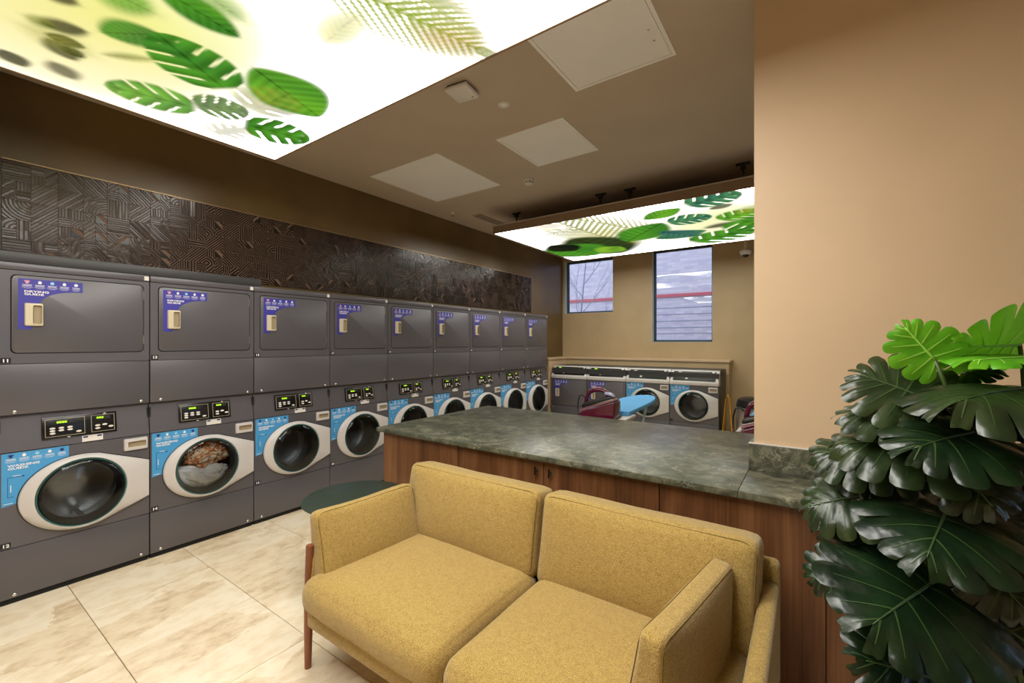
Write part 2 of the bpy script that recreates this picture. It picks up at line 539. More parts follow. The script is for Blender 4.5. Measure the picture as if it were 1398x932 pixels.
# right wall with the shop window (out of frame, gives the daylight)
bm = bmesh.new()
SW = (1.4, 2.3, 0.15, 2.9)
bx(bm, XR, XR + 0.1, YF - 0.1, SW[0], 0, ZC); bx(bm, XR, XR + 0.1, SW[1], YB + 0.1, 0, ZC)
bx(bm, XR, XR + 0.1, SW[0], SW[1], 0, SW[2]); bx(bm, XR, XR + 0.1, SW[0], SW[1], SW[3], ZC)
struct(obj('wall_right', bm, M_WALL))
e = struct(empty('window_3', (XR + 0.05, 0, SW[2])))
bm = bmesh.new()
for y in (SW[0], (SW[0] + SW[1]) / 2 - 0.02, SW[1] - 0.04):
    bx(bm, -0.03, 0.03, y, y + 0.04, 0, SW[3] - SW[2])
bx(bm, -0.03, 0.03, SW[0], SW[1], 0, 0.04); bx(bm, -0.03, 0.03, SW[0], SW[1], SW[3] - SW[2] - 0.04, SW[3] - SW[2])
obj('window_frame', bm, M_FRAME, e)
bm = bmesh.new(); bx(bm, -0.004, 0.004, SW[0] + 0.04, SW[1] - 0.04, 0.04, SW[3] - SW[2] - 0.04)
obj('pane', bm, M_PANE, e)
# column / partition wall standing in the counter
struct(box('wall_partition', -0.24, XR, 2.39, 3.02, 0, ZC, M_COLUMN))
# low boxing behind the back machines
bxg = struct(empty('wall_boxing', (-2.6, 7.5, 0)))
def bpart(name, x0, x1, y0, y1, z0, z1, m, bev=0.0):
    b_ = bmesh.new(); bx(b_, x0 + 2.6, x1 + 2.6, y0 - 7.5, y1 - 7.5, z0, z1, bev, 1)
    return obj(name, b_, m, bxg)
bpart('boxing_panel', -3.90, -1.09, 7.42, 7.698, 0.002, 1.195, M_WALL)
bpart('boxing_return', -4.148, -3.90, 6.72, 7.698, 0.002, 1.195, M_COLUMN)
bpart('ledge', -3.88, -1.07, 7.40, 7.698, 1.197, 1.232, M_COLUMN, 0.004)
bpart('ledge', -4.148, -3.882, 6.70, 7.698, 1.197, 1.232, M_COLUMN, 0.004)

# ------------------------------------------------------------------ relief tile band above the dryers
TS = 0.1224
band = tag(empty('tile_band', (XL, 0.38, 2.045)), 'band of dark brown relief tiles above the dryers on the left wall', 'wall tiles')
bm = bmesh.new(); bx(bm, 0.0005, 0.008, 0, 50 * TS, 0, 5 * TS)
obj('backing', bm, M_TILEBASE, band)
bm = bmesh.new(); bx(bm, 0.0005, 0.022, 0, 50 * TS + 0.008, 5 * TS + 0.001, 5 * TS + 0.008)
bx(bm, 0.0005, 0.022, 50 * TS + 0.001, 50 * TS + 0.008, 0, 5 * TS)
obj('edge_trim', bm, M_TRIM, band)
def clip_poly(pts, h):
    """clip polygon to the square |x|,|y| <= h"""
    for ax, sg in ((0, 1), (0, -1), (1, 1), (1, -1)):
        out = []
        for i in range(len(pts)):
            p, q = pts[i], pts[(i + 1) % len(pts)]
            dp, dq = h - sg * p[ax], h - sg * q[ax]
            if dp >= 0:
                out.append(p)
            if (dp >= 0) != (dq >= 0):
                t = dp / (dp - dq)
                out.append((p[0] + (q[0] - p[0]) * t, p[1] + (q[1] - p[1]) * t))
        pts = out
        if len(pts) < 3:
            return []
    return pts
def tile_polys(kind, rr, T):
    polys = []
    hh = T / 2 - 0.0012
    pitch = T / rr.choice([3.0, 4.0, 4.0] if T < 0.1 else [7.0, 8.0])
    wd = pitch * 0.58
    def strip(ang, off):
        c, s = math.cos(ang), math.sin(ang)
        return [(c * a - s * b_, s * a + c * b_) for a, b_ in ((-0.2, off - wd / 2), (0.2, off - wd / 2), (0.2, off + wd / 2), (-0.2, off + wd / 2))]
    if kind in 'hvde':
        ang = {'h': 0, 'v': PI / 2, 'd': PI / 4, 'e': -PI / 4}[kind]
        for k in range(-12, 13):
            polys.append(clip_poly(strip(ang, (k + 0.5) * pitch), hh))
    elif kind in 'ab':
        c0 = (-hh, -hh) if kind == 'a' else (hh, -hh)
        r_ = pitch
        while r_ < T * 1.45:
            n = 5
            for i in range(n):
                a0, a1 = PI / 2 * i / n, PI / 2 * (i + 1) / n
                if kind == 'b':
                    a0, a1 = PI - a0, PI - a1
                polys.append(clip_poly([(c0[0] + math.cos(a) * rad, c0[1] + math.sin(a) * rad) for a, rad in ((a0, r_ - wd / 2), (a1, r_ - wd / 2), (a1, r_ + wd / 2), (a0, r_ + wd / 2))], hh))
            r_ += pitch
    elif kind == 't':
        polys.append([(-hh, -hh), (hh * 0.9, -hh), (-hh, hh * 0.9)])
        for k in range(1, 9):
            polys.append(clip_poly(strip(-PI / 4, k * pitch + wd), hh))
    else:
        polys.append([(-hh, -hh), (hh, -hh), (hh, hh), (-hh, hh)])
    return polys
def tile_mesh(seed):
    """one square relief tile: glossy raised bars on a matt base, in one field or in four quarters"""
    rr = random.Random(seed)
    bm = bmesh.new()
    h = TS / 2 - 0.0006
    bx(bm, 0.008, 0.0125, -h, h, -h, h, 0, 1, 0)
    kinds = 'hhhvvvddeeaba' + 't'
    polys = []
    q = TS / 4
    if rr.random() < 0.5:
        k = rr.choice('hvdeab')
        polys = tile_polys(k, rr, TS) if False else [p for p in tile_polys(k, rr, TS)]
    else:
        for cx, cy in ((-q, -q), (q, -q), (q, q), (-q, q)):
            for p in tile_polys(rr.choice(kinds), rr, TS / 2):
                polys.append([(x + cx, y + cy) for x, y in p])
    for p in polys:
        if len(p) < 3:
            continue
        area = sum(p[i][0] * p[(i + 1) % len(p)][1] - p[(i + 1) % len(p)][0] * p[i][1] for i in range(len(p)))
        if abs(area) < 4e-6:
            continue
        tx, ty = rr.gauss(0, 0.02), rr.gauss(0, 0.02)
        mx_, my_ = sum(x for x, y in p) / len(p), sum(y for x, y in p) / len(p)
        a = [bm.verts.new((0.0170 + tx * (x - mx_) + ty * (y - my_), x, y)) for x, y in p]
        b_ = [bm.verts.new((0.0125, x, y)) for x, y in p]
        f = bm.faces.new(a); f.material_index = 1
        for i in range(len(p)):
            f = bm.faces.new((a[i], a[(i + 1) % len(p)], b_[(i + 1) % len(p)], b_[i])); f.material_index = 1
    me = bpy.data.meshes.new('tile')
    bmesh.ops.recalc_face_normals(bm, faces=bm.faces)
    bm.to_mesh(me); bm.free()
    me.materials.append(M_TILEBASE); me.materials.append(M_TILEBAR)
    return me
TV = [tile_mesh(31 + i) for i in range(26)]
for i in range(50):
    for j in range(5):
        o = inst('tile', R.choice(TV), band, (R.uniform(-0.0008, 0.0008), (i + 0.5) * TS, (j + 0.5) * TS))
        if R.random() < 0.4:
            o.rotation_euler = (PI * R.choice([0.5, 1, 1.5]), 0, 0)
        o.rotation_euler.y = R.uniform(-0.012, 0.012); o.rotation_euler.z = R.uniform(-0.012, 0.012)

# ================================================================== MACHINES
MW = 0.684
HW = 1.09          # washer height in a stack
def plate(name, pts, y0, y1, m, parent, bev=0.0):
    bm = bmesh.new(); poly_plate(bm, pts, y0, y1, 0, bev)
    return obj(name, bm, m, parent, smooth=True)
def screw(parent, x, y, z):
    bm = bmesh.new(); lathe(bm, [(0.009, 0), (0.009, -0.002), (0.006, -0.005), (0.0, -0.006)], 10, 0, (x, y, z), 'y')
    return obj('screw', bm, M_SCREW, parent, smooth=True)
def guide_marks(st, x0, w_, ztop, y, washer):
    """icon row, illegible caption lines and the heading of a guide sticker"""
    bmw, bmn = bmesh.new(), bmesh.new()
    for i in range(5):
        cx = x0 + w_ * (0.13 + 0.19 * i)
        # icons
        b_ = bmn if washer else bmw
        z = ztop - 0.018
        if i == 0:
            poly_plate(b_, [(cx - 0.013, z + 0.006), (cx - 0.006, z + 0.009), (cx + 0.006, z + 0.009), (cx + 0.013, z + 0.006), (cx + 0.009, z + 0.001), (cx + 0.006, z + 0.002), (cx + 0.006, z - 0.009), (cx - 0.006, z - 0.009), (cx - 0.006, z + 0.002), (cx - 0.009, z + 0.001)], y - 0.0006, y, 1 if not washer else 0)
        elif i in (1, 3):
            poly_plate(bmw, [(cx - 0.006, z - 0.008), (cx + 0.006, z - 0.008), (cx + 0.008, z + 0.002), (cx + 0.003, z + 0.009), (cx - 0.003, z + 0.009), (cx - 0.008, z + 0.002)], y - 0.0006, y, 0)
        else:
            poly_plate(bmn if (washer and i == 4) else bmw, [(cx + 0.009 * math.cos(k * PI / 5), z + 0.009 * math.sin(k * PI / 5)) for k in range(10)], y - 0.0006, y, 0 if (washer and i == 4) else (2 if i == 2 else 0))
        for r in range(5):
            L = (0.02, 0.017, 0.022, 0.022, 0.015)[r] * (0.85 if i == 4 else 1)
            th = 0.0022 if r < 2 else 0.001
            zz = ztop - 0.033 - r * 0.0052
            bx(bmw, cx - L, cx + L, y - 0.0006, y, zz - th, zz)
    obj('caption_rows', bmw, [M_PRINTW, M_PRINTR, M_PRINTC], st)
    if len(bmn.faces):
        obj('icon_row', bmn, [M_PRINTN], st)
    else:
        bmn.free()
    text_mesh('lettering', ('WASHING' if washer else 'DRYING') + '\nGUIDE', 0.0170, M_PRINTW, st, x0 + w_ * 0.085, y - 0.0008, ztop - 0.079, 1.6, 0.0005, 'LEFT', 0.95)
def dryer_sticker(par, x0, z1, y):
    """L-shaped indigo guide with a concave curve"""
    pts = [(x0, z1), (x0, z1 - 0.298), (x0 + 0.053, z1 - 0.298)]
    z_in = z1 - 0.062
    for k in range(9):
        a = PI / 2 * k / 8
        pts.append((x0 + 0.085 + 0.13 * (1 - math.cos(a)) * 1.25, z1 - 0.062 - 0.09 * (1 - math.sin(a))) if k else (x0 + 0.085, z1 - 0.17))
    pts += [(x0 + 0.271, z_in), (x0 + 0.271, z1)]
    st = plate('guide_sticker', pts, y - 0.001, y, M_DRYSTICK, par)
    guide_marks(st, x0, 0.271, z1, y - 0.001, False)
    return st
def washer_sticker(par, z1, y, outline):
    x0, x1 = 0.012, 0.285
    pts = [(x0, z1 - 0.305), (x0, z1), (x1, z1), (x1, z1 - 0.052)]
    pts += outline
    st = plate('guide_sticker', pts, y - 0.001, y, M_WASHSTICK, par)
    guide_marks(st, x0, 0.273, z1, y - 0.001, True)
    bm = bmesh.new()
    for a in ((0.035, 0.0368, 0.62, 0.735), (0.035, 0.10, 0.733, 0.735), (0.035, 0.06, 0.62, 0.622), (0.093, 0.10, 0.730, 0.738)):
        bx(bm, a[0], a[1], y - 0.0016, y - 0.001, a[2] + z1 - 0.874, a[3] + z1 - 0.874)
    obj('arrow_line', bm, M_PRINTN, st)
    bm = bmesh.new()
    bx(bm, 0.055, 0.085, y - 0.0016, y - 0.001, z1 - 0.134, z1 - 0.131)
    bx(bm, 0.046, 0.049, y - 0.0016, y - 0.001, z1 - 0.225, z1 - 0.185)
    bx(bm, 0.02, 0.055, y - 0.0016, y - 0.001, z1 - 0.29, z1 - 0.287)
    obj('caption_rows', bm, M_PRINTW, st)
    return st
def pull_handle(par, name, x0, x1, z0, z1, y, vertical=True):
    """moulded pull: a rounded frame around a scooped recess"""
    bm = bmesh.new()
    out = rrect(x0, x1, z0, z1, 0.008, 4)
    if vertical:
        ins = rrect(x0 + (x1 - x0) * 0.42, x1 - 0.007, z0 + 0.012, z1 - 0.012, 0.01, 4)
    else:
        ins = rrect(x0 + 0.02, x1 - 0.012, z0 + 0.024, z1 - 0.02, 0.006, 4)
    n = len(out)
    A = [bm.verts.new((x, y, z)) for x, z in out]
    B = [bm.verts.new((x, y - 0.014, z)) for x, z in rrect(x0 + 0.003, x1 - 0.003, z0 + 0.003, z1 - 0.003, 0.007, 4)]
    C = [bm.verts.new((x, y - 0.016, z)) for x, z in ins]
    D = [bm.verts.new((x + (0.006 if vertical else 0), y - 0.0012, z)) for x, z in rrect(ins_x0(ins), ins_x1(ins), ins_z0(ins) + 0.003, ins_z1(ins) - 0.003, 0.007, 4)]
    for P, Q, mi in ((A, B, 0), (B, C, 0), (C, D, 1)):
        for i in range(n):
            f = bm.faces.new((P[i], P[(i + 1) % n], Q[(i + 1) % n], Q[i])); f.material_index = mi
    f = bm.faces.new(D); f.material_index = 1
    return obj(name, bm, [M_BEIGE, M_BEIGE_IN] if vertical else [M_RING, M_BEIGE_IN], par, smooth=True)
def ins_x0(p): return min(a for a, b_ in p)
def ins_x1(p): return max(a for a, b_ in p)
def ins_z0(p): return min(b_ for a, b_ in p)
def ins_z1(p): return max(b_ for a, b_ in p)
DEP = 0.345
def make_dryer():
    r = empty('tumble_dryer')
    # local: x along the row, y into the wall, z up from the dryer's own base
    bm = bmesh.new(); bx(bm, 0.004, MW - 0.004, 0.016, DEP, 0.0, 0.885)
    obj('body', bm, M_DARK, r)
    bm = bmesh.new(); bx(bm, 0.002, MW - 0.002, -0.004, DEP, 0.846, 0.888, 0.006, 2)
    obj('top_trim', bm, M_GREY, r, smooth=True)
    # upper front frame with the door opening
    o = rrect(0.003, MW - 0.003, 0.299, 0.843, 0.004, 5)
    i_ = rrect(0.046, 0.652, 0.358, 0.820, 0.026, 5)
    bm = bmesh.new()
    n = len(o)
    A = [bm.verts.new((x, 0, z)) for x, z in o]; B = [bm.verts.new((x, 0, z)) for x, z in i_]
    A2 = [bm.verts.new((x, 0.016, z)) for x, z in o]; B2 = [bm.verts.new((x, 0.016, z)) for x, z in i_]
    for k in range(n):
        j = (k + 1) % n
        bm.faces.new((A[k], A[j], B[j], B[k])); bm.faces.new((A2[k], A2[j], A[j], A[k])); bm.faces.new((B[k], B[j], B2[j], B2[k]))
    obj('upper_panel', bm, M_GREY, r)
    d = plate('door', rrect(0.051, 0.647, 0.363, 0.815, 0.023, 5), -0.004, 0.014, M_GREY, r, 0.003)
    for z in (0.72, 0.415):
        bm = bmesh.new(); bx(bm, 0.6475, 0.6535, -0.005, 0.012, z, z + 0.058, 0.0015, 1)
        obj('hinge', bm, M_SCREW, d)
    pull_handle(r, 'door_handle', 0.099, 0.176, 0.521, 0.656, -0.0052)
    dryer_sticker(r, 0.075, 0.798, -0.0042)
    bm = bmesh.new(); bx(bm, 0.003, MW - 0.003, 0, 0.016, 0.004, 0.296, 0.003, 2)
    obj('lower_panel', bm, M_GREY, r, smooth=True)
    for x in (0.062, 0.637):
        screw(r, x, 0.0, 0.020)
    bm = bmesh.new(); bx(bm, 0.653, 0.678, -0.006, -0.004, 0.852, 0.880)
    obj('white_tag', bm, M_WHITE, r)
    bm = bmesh.new(); bx(bm, 0.008, 0.048, -0.002, 0.0, 0.303, 0.335)
    obj('number_plate', bm, M_BLACK, r)
    return r
CZ, CU, GR = 0.578, 0.345, 0.197
def door_outline(n=72):
    """(x,z) outline of the light grey door: ellipse left, straight flares to the right edge"""
    out = []
    a_, b_ = 0.272, 0.230
    xr = MW - 0.006
    for k in range(n):
        t = 2 * PI * k / n
        c, s = math.cos(t), math.sin(t)
        rad = 1 / math.sqrt((c / a_) ** 2 + (s / b_) ** 2)
        if c > 0:
            rad = max(rad, 0)
            # flare: line from tangent point (0.07, +-b) to (xr, +-0.12)
            x1, z1 = 0.075, b_ * 0.972
            x2, z2 = xr - CU, 0.122
            sg = 1 if s >= 0 else -1
            # intersect ray with the line
            dx, dz = x2 - x1, (z2 - z1)
            den = c * dz - abs(s) * dx
            if abs(den) > 1e-9:
                tt = (x1 * dz - z1 * dx) / den
                if tt > 0 and tt * c >= x1:
                    rad = tt
            if rad * c > xr - CU:
                rad = (xr - CU) / c
        out.append((rad * c, rad * s))
    return out
def make_washer(single=False):
    r = empty('washing_machine')
    zt = 0.875
    DO = door_outline()
    n = len(DO)
    bm = bmesh.new()
    bx(bm, 0.004, 0.0105, 0.016, DEP, 0.02, 1.06); bx(bm, MW - 0.0105, MW - 0.004, 0.016, DEP, 0.02, 1.06)
    bx(bm, 0.0105, MW - 0.0105, DEP - 0.01, DEP, 0.02, 1.06); bx(bm, 0.0105, MW - 0.0105, 0.016, DEP - 0.01, 0.0, 0.02)
    bx(bm, 0.0105, MW - 0.0105, 0.05, DEP - 0.01, 1.05, 1.06)
    bx(bm, 0.0105, MW - 0.0105, 0.017, 0.04, 0.02, 0.325); bx(bm, 0.0105, MW - 0.0105, 0.03, 0.05, 0.84, 1.05)
    obj('body', bm, M_DARK if not single else M_GREY2, r)
    # door panel with round opening
    bm = bmesh.new()
    def edge_pt(t):
        c, s = math.cos(t), math.sin(t)
        x0, x1, z0, z1 = 0.003 - CU, MW - 0.003 - CU, 0.325 - CZ, zt - CZ
        k = min((x1 if c > 0 else x0) / c if abs(c) > 1e-9 else 9, (z1 if s > 0 else z0) / s if abs(s) > 1e-9 else 9)
        return (CU + c * k, CZ + s * k)
    angs = sorted(set([2 * PI * k / 72 for k in range(72)] + [math.atan2(z - CZ, x - CU) % (2 * PI) for x in (0.003, MW - 0.003) for z in (0.325, zt)]))
    A = []; B = []; A2 = []; B2 = []
    for t in angs:
        x, z = edge_pt(t)
        A.append(bm.verts.new((x, 0, z))); A2.append(bm.verts.new((x, 0.016, z)))
        x, z = CU + 0.212 * math.cos(t), CZ + 0.212 * math.sin(t)
        B.append(bm.verts.new((x, 0, z))); B2.append(bm.verts.new((x, 0.03, z)))
    m_ = len(angs)
    for k in range(m_):
        j = (k + 1) % m_
        bm.faces.new((A[k], A[j], B[j], B[k])); bm.faces.new((A2[k], A2[j], A[j], A[k])); bm.faces.new((B[k], B[j], B2[j], B2[k]))
    obj('door_panel', bm, M_GREY, r)
    # kick panel
    bm = bmesh.new(); bx(bm, 0.003, MW - 0.003, 0, 0.016, 0.035, 0.321, 0.003, 2)
    obj('kick_panel', bm, M_GREY, r, smooth=True)
    bm = bmesh.new(); bx(bm, 0.004, MW - 0.004, 0.022, 0.05, 0.0, 0.034)
    obj('plinth', bm, M_BLACK, r)
    if not single:
        for x in (0.062, 0.637):
            screw(r, x, 0.0, 0.052)
    # door: lofted rings
    bm = bmesh.new()
    def ringv(sc, y, circ=None, blend=1.0):
        vs = []
        for k in range(n):
            x, z = DO[k]
            if circ is not None:
                t = 2 * PI * k / n
                cx, cz = circ * math.cos(t), circ * math.sin(t)
                x, z = x * sc * (1 - blend) + cx * blend, z * sc * (1 - blend) + cz * blend
            else:
                x, z = x * sc, z * sc
            vs.append(bm.verts.new((CU + min(x, MW - 0.006 - CU), y, CZ + z)))
        return vs
    L = [ringv(1.0, -0.0005), ringv(1.0, -0.012), ringv(0.988, -0.020), ringv(0.985, -0.030, 0.222, 0.45), ringv(1, -0.041, 0.218, 0.92), ringv(1, -0.044, 0.211, 1.0), ringv(1, -0.036, 0.206, 1.0), ringv(1, 0.0, 0.206, 1.0)]
    for P, Q in zip(L[:-1], L[1:]):
        for k in range(n):
            bm.faces.new((P[k], P[(k + 1) % n], Q[(k + 1) % n], Q[k]))
    dr = obj('door', bm, M_RING, r, smooth=True)
    # thin flat black gasket round the door, shadow line put into its colour
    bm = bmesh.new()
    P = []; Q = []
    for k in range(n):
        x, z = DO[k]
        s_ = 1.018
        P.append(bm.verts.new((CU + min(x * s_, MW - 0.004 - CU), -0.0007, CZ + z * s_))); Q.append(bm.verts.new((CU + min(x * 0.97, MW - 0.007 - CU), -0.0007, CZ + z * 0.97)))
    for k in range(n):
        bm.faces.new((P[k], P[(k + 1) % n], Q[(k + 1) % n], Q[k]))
    obj('door_shadow_seal', bm, M_BLACK, r)
    bm = bmesh.new(); lathe(bm, [(0.2055, -0.034), (0.2055, -0.042), (0.2005, -0.043), (0.198, -0.036), (0.2055, -0.034)][:4], 64, 0, (CU, 0, CZ), 'y')
    for f in [f for f in bm.faces if len(f.verts) > 4]:
        bm.faces.remove(f)
    obj('glass_rim', bm, M_GASKET, dr, smooth=True)
    bm = bmesh.new(); lathe(bm, [(0.198, -0.037), (0.190, -0.020), (0.176, 0.012), (0.170, 0.03)], 64, 0, (CU, 0, CZ), 'y')
    for f in [f for f in bm.faces if len(f.verts) > 4]:
        bm.faces.remove(f)
    obj('gasket', bm, M_RUBBER, r, smooth=True)
    # bulging glass
    prof = [(0.198, -0.036)] + [(0.196 * math.cos(a), -0.040 - 0.030 * math.sin(a)) for a in [PI / 2 * k / 8 for k in range(1, 9)]]
    prof[-1] = (0.0, prof[-1][1])
    bm = bmesh.new(); lathe(bm, prof, 64, 0, (CU, 0, CZ), 'y')
    for f in [f for f in bm.faces if len(f.verts) > 4]:
        bm.faces.remove(f)
    obj('door_glass', bm, M_GLASSDOME, dr, smooth='all')
    # drum
    bm = bmesh.new(); lathe(bm, [(0.170, 0.03), (0.225, 0.045), (0.232, 0.06), (0.232, 0.27), (0.215, 0.29), (0.16, 0.284), (0.145, 0.274), (0.05, 0.280), (0, 0.278)], 48, 0, (CU, 0, CZ), 'y')
    for f in [f for f in bm.faces if len(f.verts) > 4]:
        bm.faces.remove(f)
    drum = obj('drum', bm, M_DRUMDARK, r, smooth=True)
    for k in range(3):
        a = math.radians(35 + 120 * k)
        bm = bmesh.new()
        c, s = math.cos(a), math.sin(a)
        pts = []
        for yy, ww in ((0.07, 0.035), (0.26, 0.03)):
            for tt, rad in ((-1, 0.231), (-0.45, 0.185), (0.45, 0.185), (1, 0.231)):
                pts.append(bm.verts.new((CU + c * rad - s * tt * ww, yy, CZ + s * rad + c * tt * ww)))
        for q in range(3):
            bm.faces.new((pts[q], pts[q + 1], pts[q + 5], pts[q + 4]))
        bm.faces.new(pts[0:4]); bm.faces.new(pts[4:8])
        obj('lifter', bm, M_STEEL, drum)
    # soap drawer pull
    pull_handle(r, 'soap_drawer', 0.545, 0.672, 0.782, 0.862, -0.0002, False)
    # sticker follows the door edge
    ol = []
    for k in range(n):
        t = 2 * PI * k / n
        x, z = CU + DO[k][0] * 1.02, CZ + DO[k][1] * 1.02
        if PI * 0.48 < t < PI * 1.04 and x < 0.285 and z > zt - 0.305:
            ol.append((x, z))
    washer_sticker(r, zt - 0.002, -0.0006, ol)
    bm = bmesh.new(); bx(bm, 0.008, 0.048, -0.002, 0.0, 0.329, 0.361)
    obj('number_plate', bm, M_BLACK, r)
    if not single:
        # leaning control panel
        lean = 0.030
        cp = empty_part = bmesh.new()
        vs = [(0.003, 0, zt + 0.004), (MW - 0.003, 0, zt + 0.004), (MW - 0.003, lean, 1.088), (0.003, lean, 1.088)]
        bk = [(x, y + 0.03, z) for x, y, z in vs]
        V = [cp.verts.new(v) for v in vs]; W = [cp.verts.new(v) for v in bk]
        cp.faces.new(V); cp.faces.new(list(reversed(W)))
        for k in range(4):
            cp.faces.new((V[k], V[(k + 1) % 4], W[(k + 1) % 4], W[k]))
        pn = obj('control_panel', cp, M_GREY, r)
        sl = lean / (1.088 - zt - 0.004)
        ang = -math.atan(sl)
        u = bmesh.new()
        bx(u, 0, 0.342, -0.010, 0.0, 0, 0.133, 0.003, 2)
        un = obj('control_unit', u, M_FASCIA, r, smooth=True)
        un.location = (0.170, (0.925 - zt) * sl, 0.925); un.rotation_euler = (ang, 0, 0)
        def on_unit(nm, bm_, m):
            return obj(nm, bm_, m, un)
        b_ = bmesh.new()
        for x0, x1 in ((0.014, 0.188), (0.218, 0.330)):
            z0, z1 = 0.012, 0.118
            for q in ((x0, x1, z0, z0 + 0.0015), (x0, x1, z1 - 0.0015, z1), (x0, x0 + 0.0015, z0, z1), (x1 - 0.0015, x1, z0, z1)):
                bx(b_, q[0], q[1], -0.0112, -0.010, q[2], q[3])
        on_unit('border_line', b_, M_BEIGE)
        for x0, x1, z0, z1, lit in ((0.060, 0.140, 0.088, 0.106, 4), (0.240, 0.310, 0.092, 0.109, 3)):
            b_ = bmesh.new(); bx(b_, x0, x1, -0.0115, -0.010, z0, z1)
            on_unit('display', b_, M_LCD if lit == 9 else mat('display_dark', (44, 48, 40), 0.3))
            b_ = bmesh.new()
            for k in range(lit):
                xx = x0 + 0.004 + k * 0.0115
                bx(b_, xx, xx + 0.009, -0.0122, -0.0115, z0 + 0.003, z1 - 0.003)
            on_unit('display_digits', b_, M_LED)
        for (x, z) in ((0.045, 0.062), (0.045, 0.047), (0.045, 0.032), (0.083, 0.062), (0.083, 0.047), (0.121, 0.062), (0.121, 0.047), (0.160, 0.030), (0.248, 0.052), (0.248, 0.034), (0.282, 0.054), (0.312, 0.038)):
            b_ = bmesh.new(); poly_plate(b_, [(x + 0.0125 * math.cos(a), z + 0.0062 * math.sin(a)) for a in [2 * PI * k / 12 for k in range(12)]], -0.0125, -0.010)
            on_unit('button', b_, M_WHITE)
        for x, z, sgn in ((0.115, 0.004, -1), (0.283, 0.122, 1)):
            b_ = bmesh.new(); poly_plate(b_, [(x - 0.009, z), (x + 0.009, z), (x, z + sgn * 0.007)], -0.0112, -0.010)
            on_unit('arrow_mark', b_, M_WHITE)
        b_ = bmesh.new(); bx(b_, 0.345, 0.443, -0.0015, 0.0, 0, 0.038)
        nt_ = obj('notice_label', b_, M_WHITE, r)
        nt_.location = (0, (zt + 0.008 - zt) * sl, zt + 0.008); nt_.rotation_euler = (ang, 0, 0)
        b_ = bmesh.new(); bx(b_, 0.350, 0.372, -0.0022, -0.0015, 0.024, 0.034); bx(b_, 0.416, 0.438, -0.0022, -0.0015, 0.024, 0.034)
        obj('blue_mark', b_, M_PRINTN, nt_)
        b_ = bmesh.new(); bx(b_, 0.002, MW - 0.002, lean + 0.03, DEP, 1.06, 1.088)
        obj('top_plate', b_, M_GREY2, r)
    return r
def console(r, washer):
    """top with a backward sloping console, for the single machines of the back row"""
    b_ = bmesh.new()
    bx(b_, 0.002, MW - 0.002, 0.11, 0.62, 1.062, 1.103, 0.006, 2)
    obj('top_plate', b_, M_GREY2, r, smooth=True)
    b_ = bmesh.new()
    pr = [(-0.012, 0.880), (-0.012, 0.925), (0.115, 1.104), (0.135, 1.104), (0.135, 0.880)]
    P = [b_.verts.new((0.002, y, z)) for y, z in pr]; Q = [b_.verts.new((MW - 0.002, y, z)) for y, z in pr]
    b_.faces.new(P); b_.faces.new(list(reversed(Q)))
    for k in range(5):
        b_.faces.new((P[k], P[(k + 1) % 5], Q[(k + 1) % 5], Q[k]))
    bmesh.ops.bevel(b_, geom=list(b_.edges), offset=0.006, segments=2, affect='EDGES', profile=0.5)
    obj('console', b_, M_RING, r, smooth=True)
    ang = -math.atan2(0.127, 0.179)
    f = bmesh.new(); bx(f, 0.045, MW - 0.045, -0.004, 0.0, 0.022, 0.186, 0.002, 1)
    fa = obj('fascia', f, M_FASCIA, r, smooth=True)
    fa.location = (0, -0.012, 0.925); fa.rotation_euler = (ang, 0, 0)
    def on(nm, m, *rects):
        q = bmesh.new()
        for a in rects:
            bx(q, a[0], a[1], -0.0055, -0.004, a[2], a[3])
        return obj(nm, q, m, fa)
    on('display', M_LED if not washer else M_BEIGE, (0.11, 0.16, 0.15, 0.175))
    for k in range(4):
        z = 0.08 if k < 3 else 0.05
        on('button', M_WHITE, (0.075 + 0.05 * k, 0.105 + 0.05 * k, z, z + 0.022))
    on('border_line', M_GREY2, (0.215, 0.217, 0.02, 0.195))
    on('white_tag', M_WHITE, (MW - 0.10, MW - 0.065, 0.165, 0.195))
    for x0, x1 in ((0.004, 0.0105), (MW - 0.0105, MW - 0.004)):
        pass
    b_ = bmesh.new()
    bx(b_, 0.004, MW - 0.004, DEP, 0.62, 0.0, 1.06); bx(b_, 0.004, MW - 0.004, 0.14, DEP, 1.0, 1.06)
    obj('rear_case', b_, M_GREY2, r)
def make_single_dryer():
    r = empty('tumble_dryer')
    bm = bmesh.new(); bx(bm, 0.004, MW - 0.004, 0.016, DEP, 0.0, 1.06); obj('body', bm, M_GREY2, r)
    bm = bmesh.new(); bx(bm, 0.003, MW - 0.003, 0, 0.016, 0.035, 0.40, 0.003, 2); obj('lower_panel', bm, M_GREY, r, smooth=True)
    bm = bmesh.new(); bx(bm, 0.003, MW - 0.003, 0, 0.016, 0.404, 0.878, 0.003, 2); obj('upper_panel', bm, M_GREY, r, smooth=True)
    d = plate('door', rrect(0.04, 0.65, 0.425, 0.862, 0.023, 5), -0.008, 0.0, M_GREY, r, 0.003)
    pull_handle(r, 'door_handle', 0.09, 0.16, 0.56, 0.70, -0.0092)
    dryer_sticker(r, 0.062, 0.852, -0.0082)
    for x in (0.03,):
        screw(r, x, 0, 0.375)
    console(r, False)
    return r

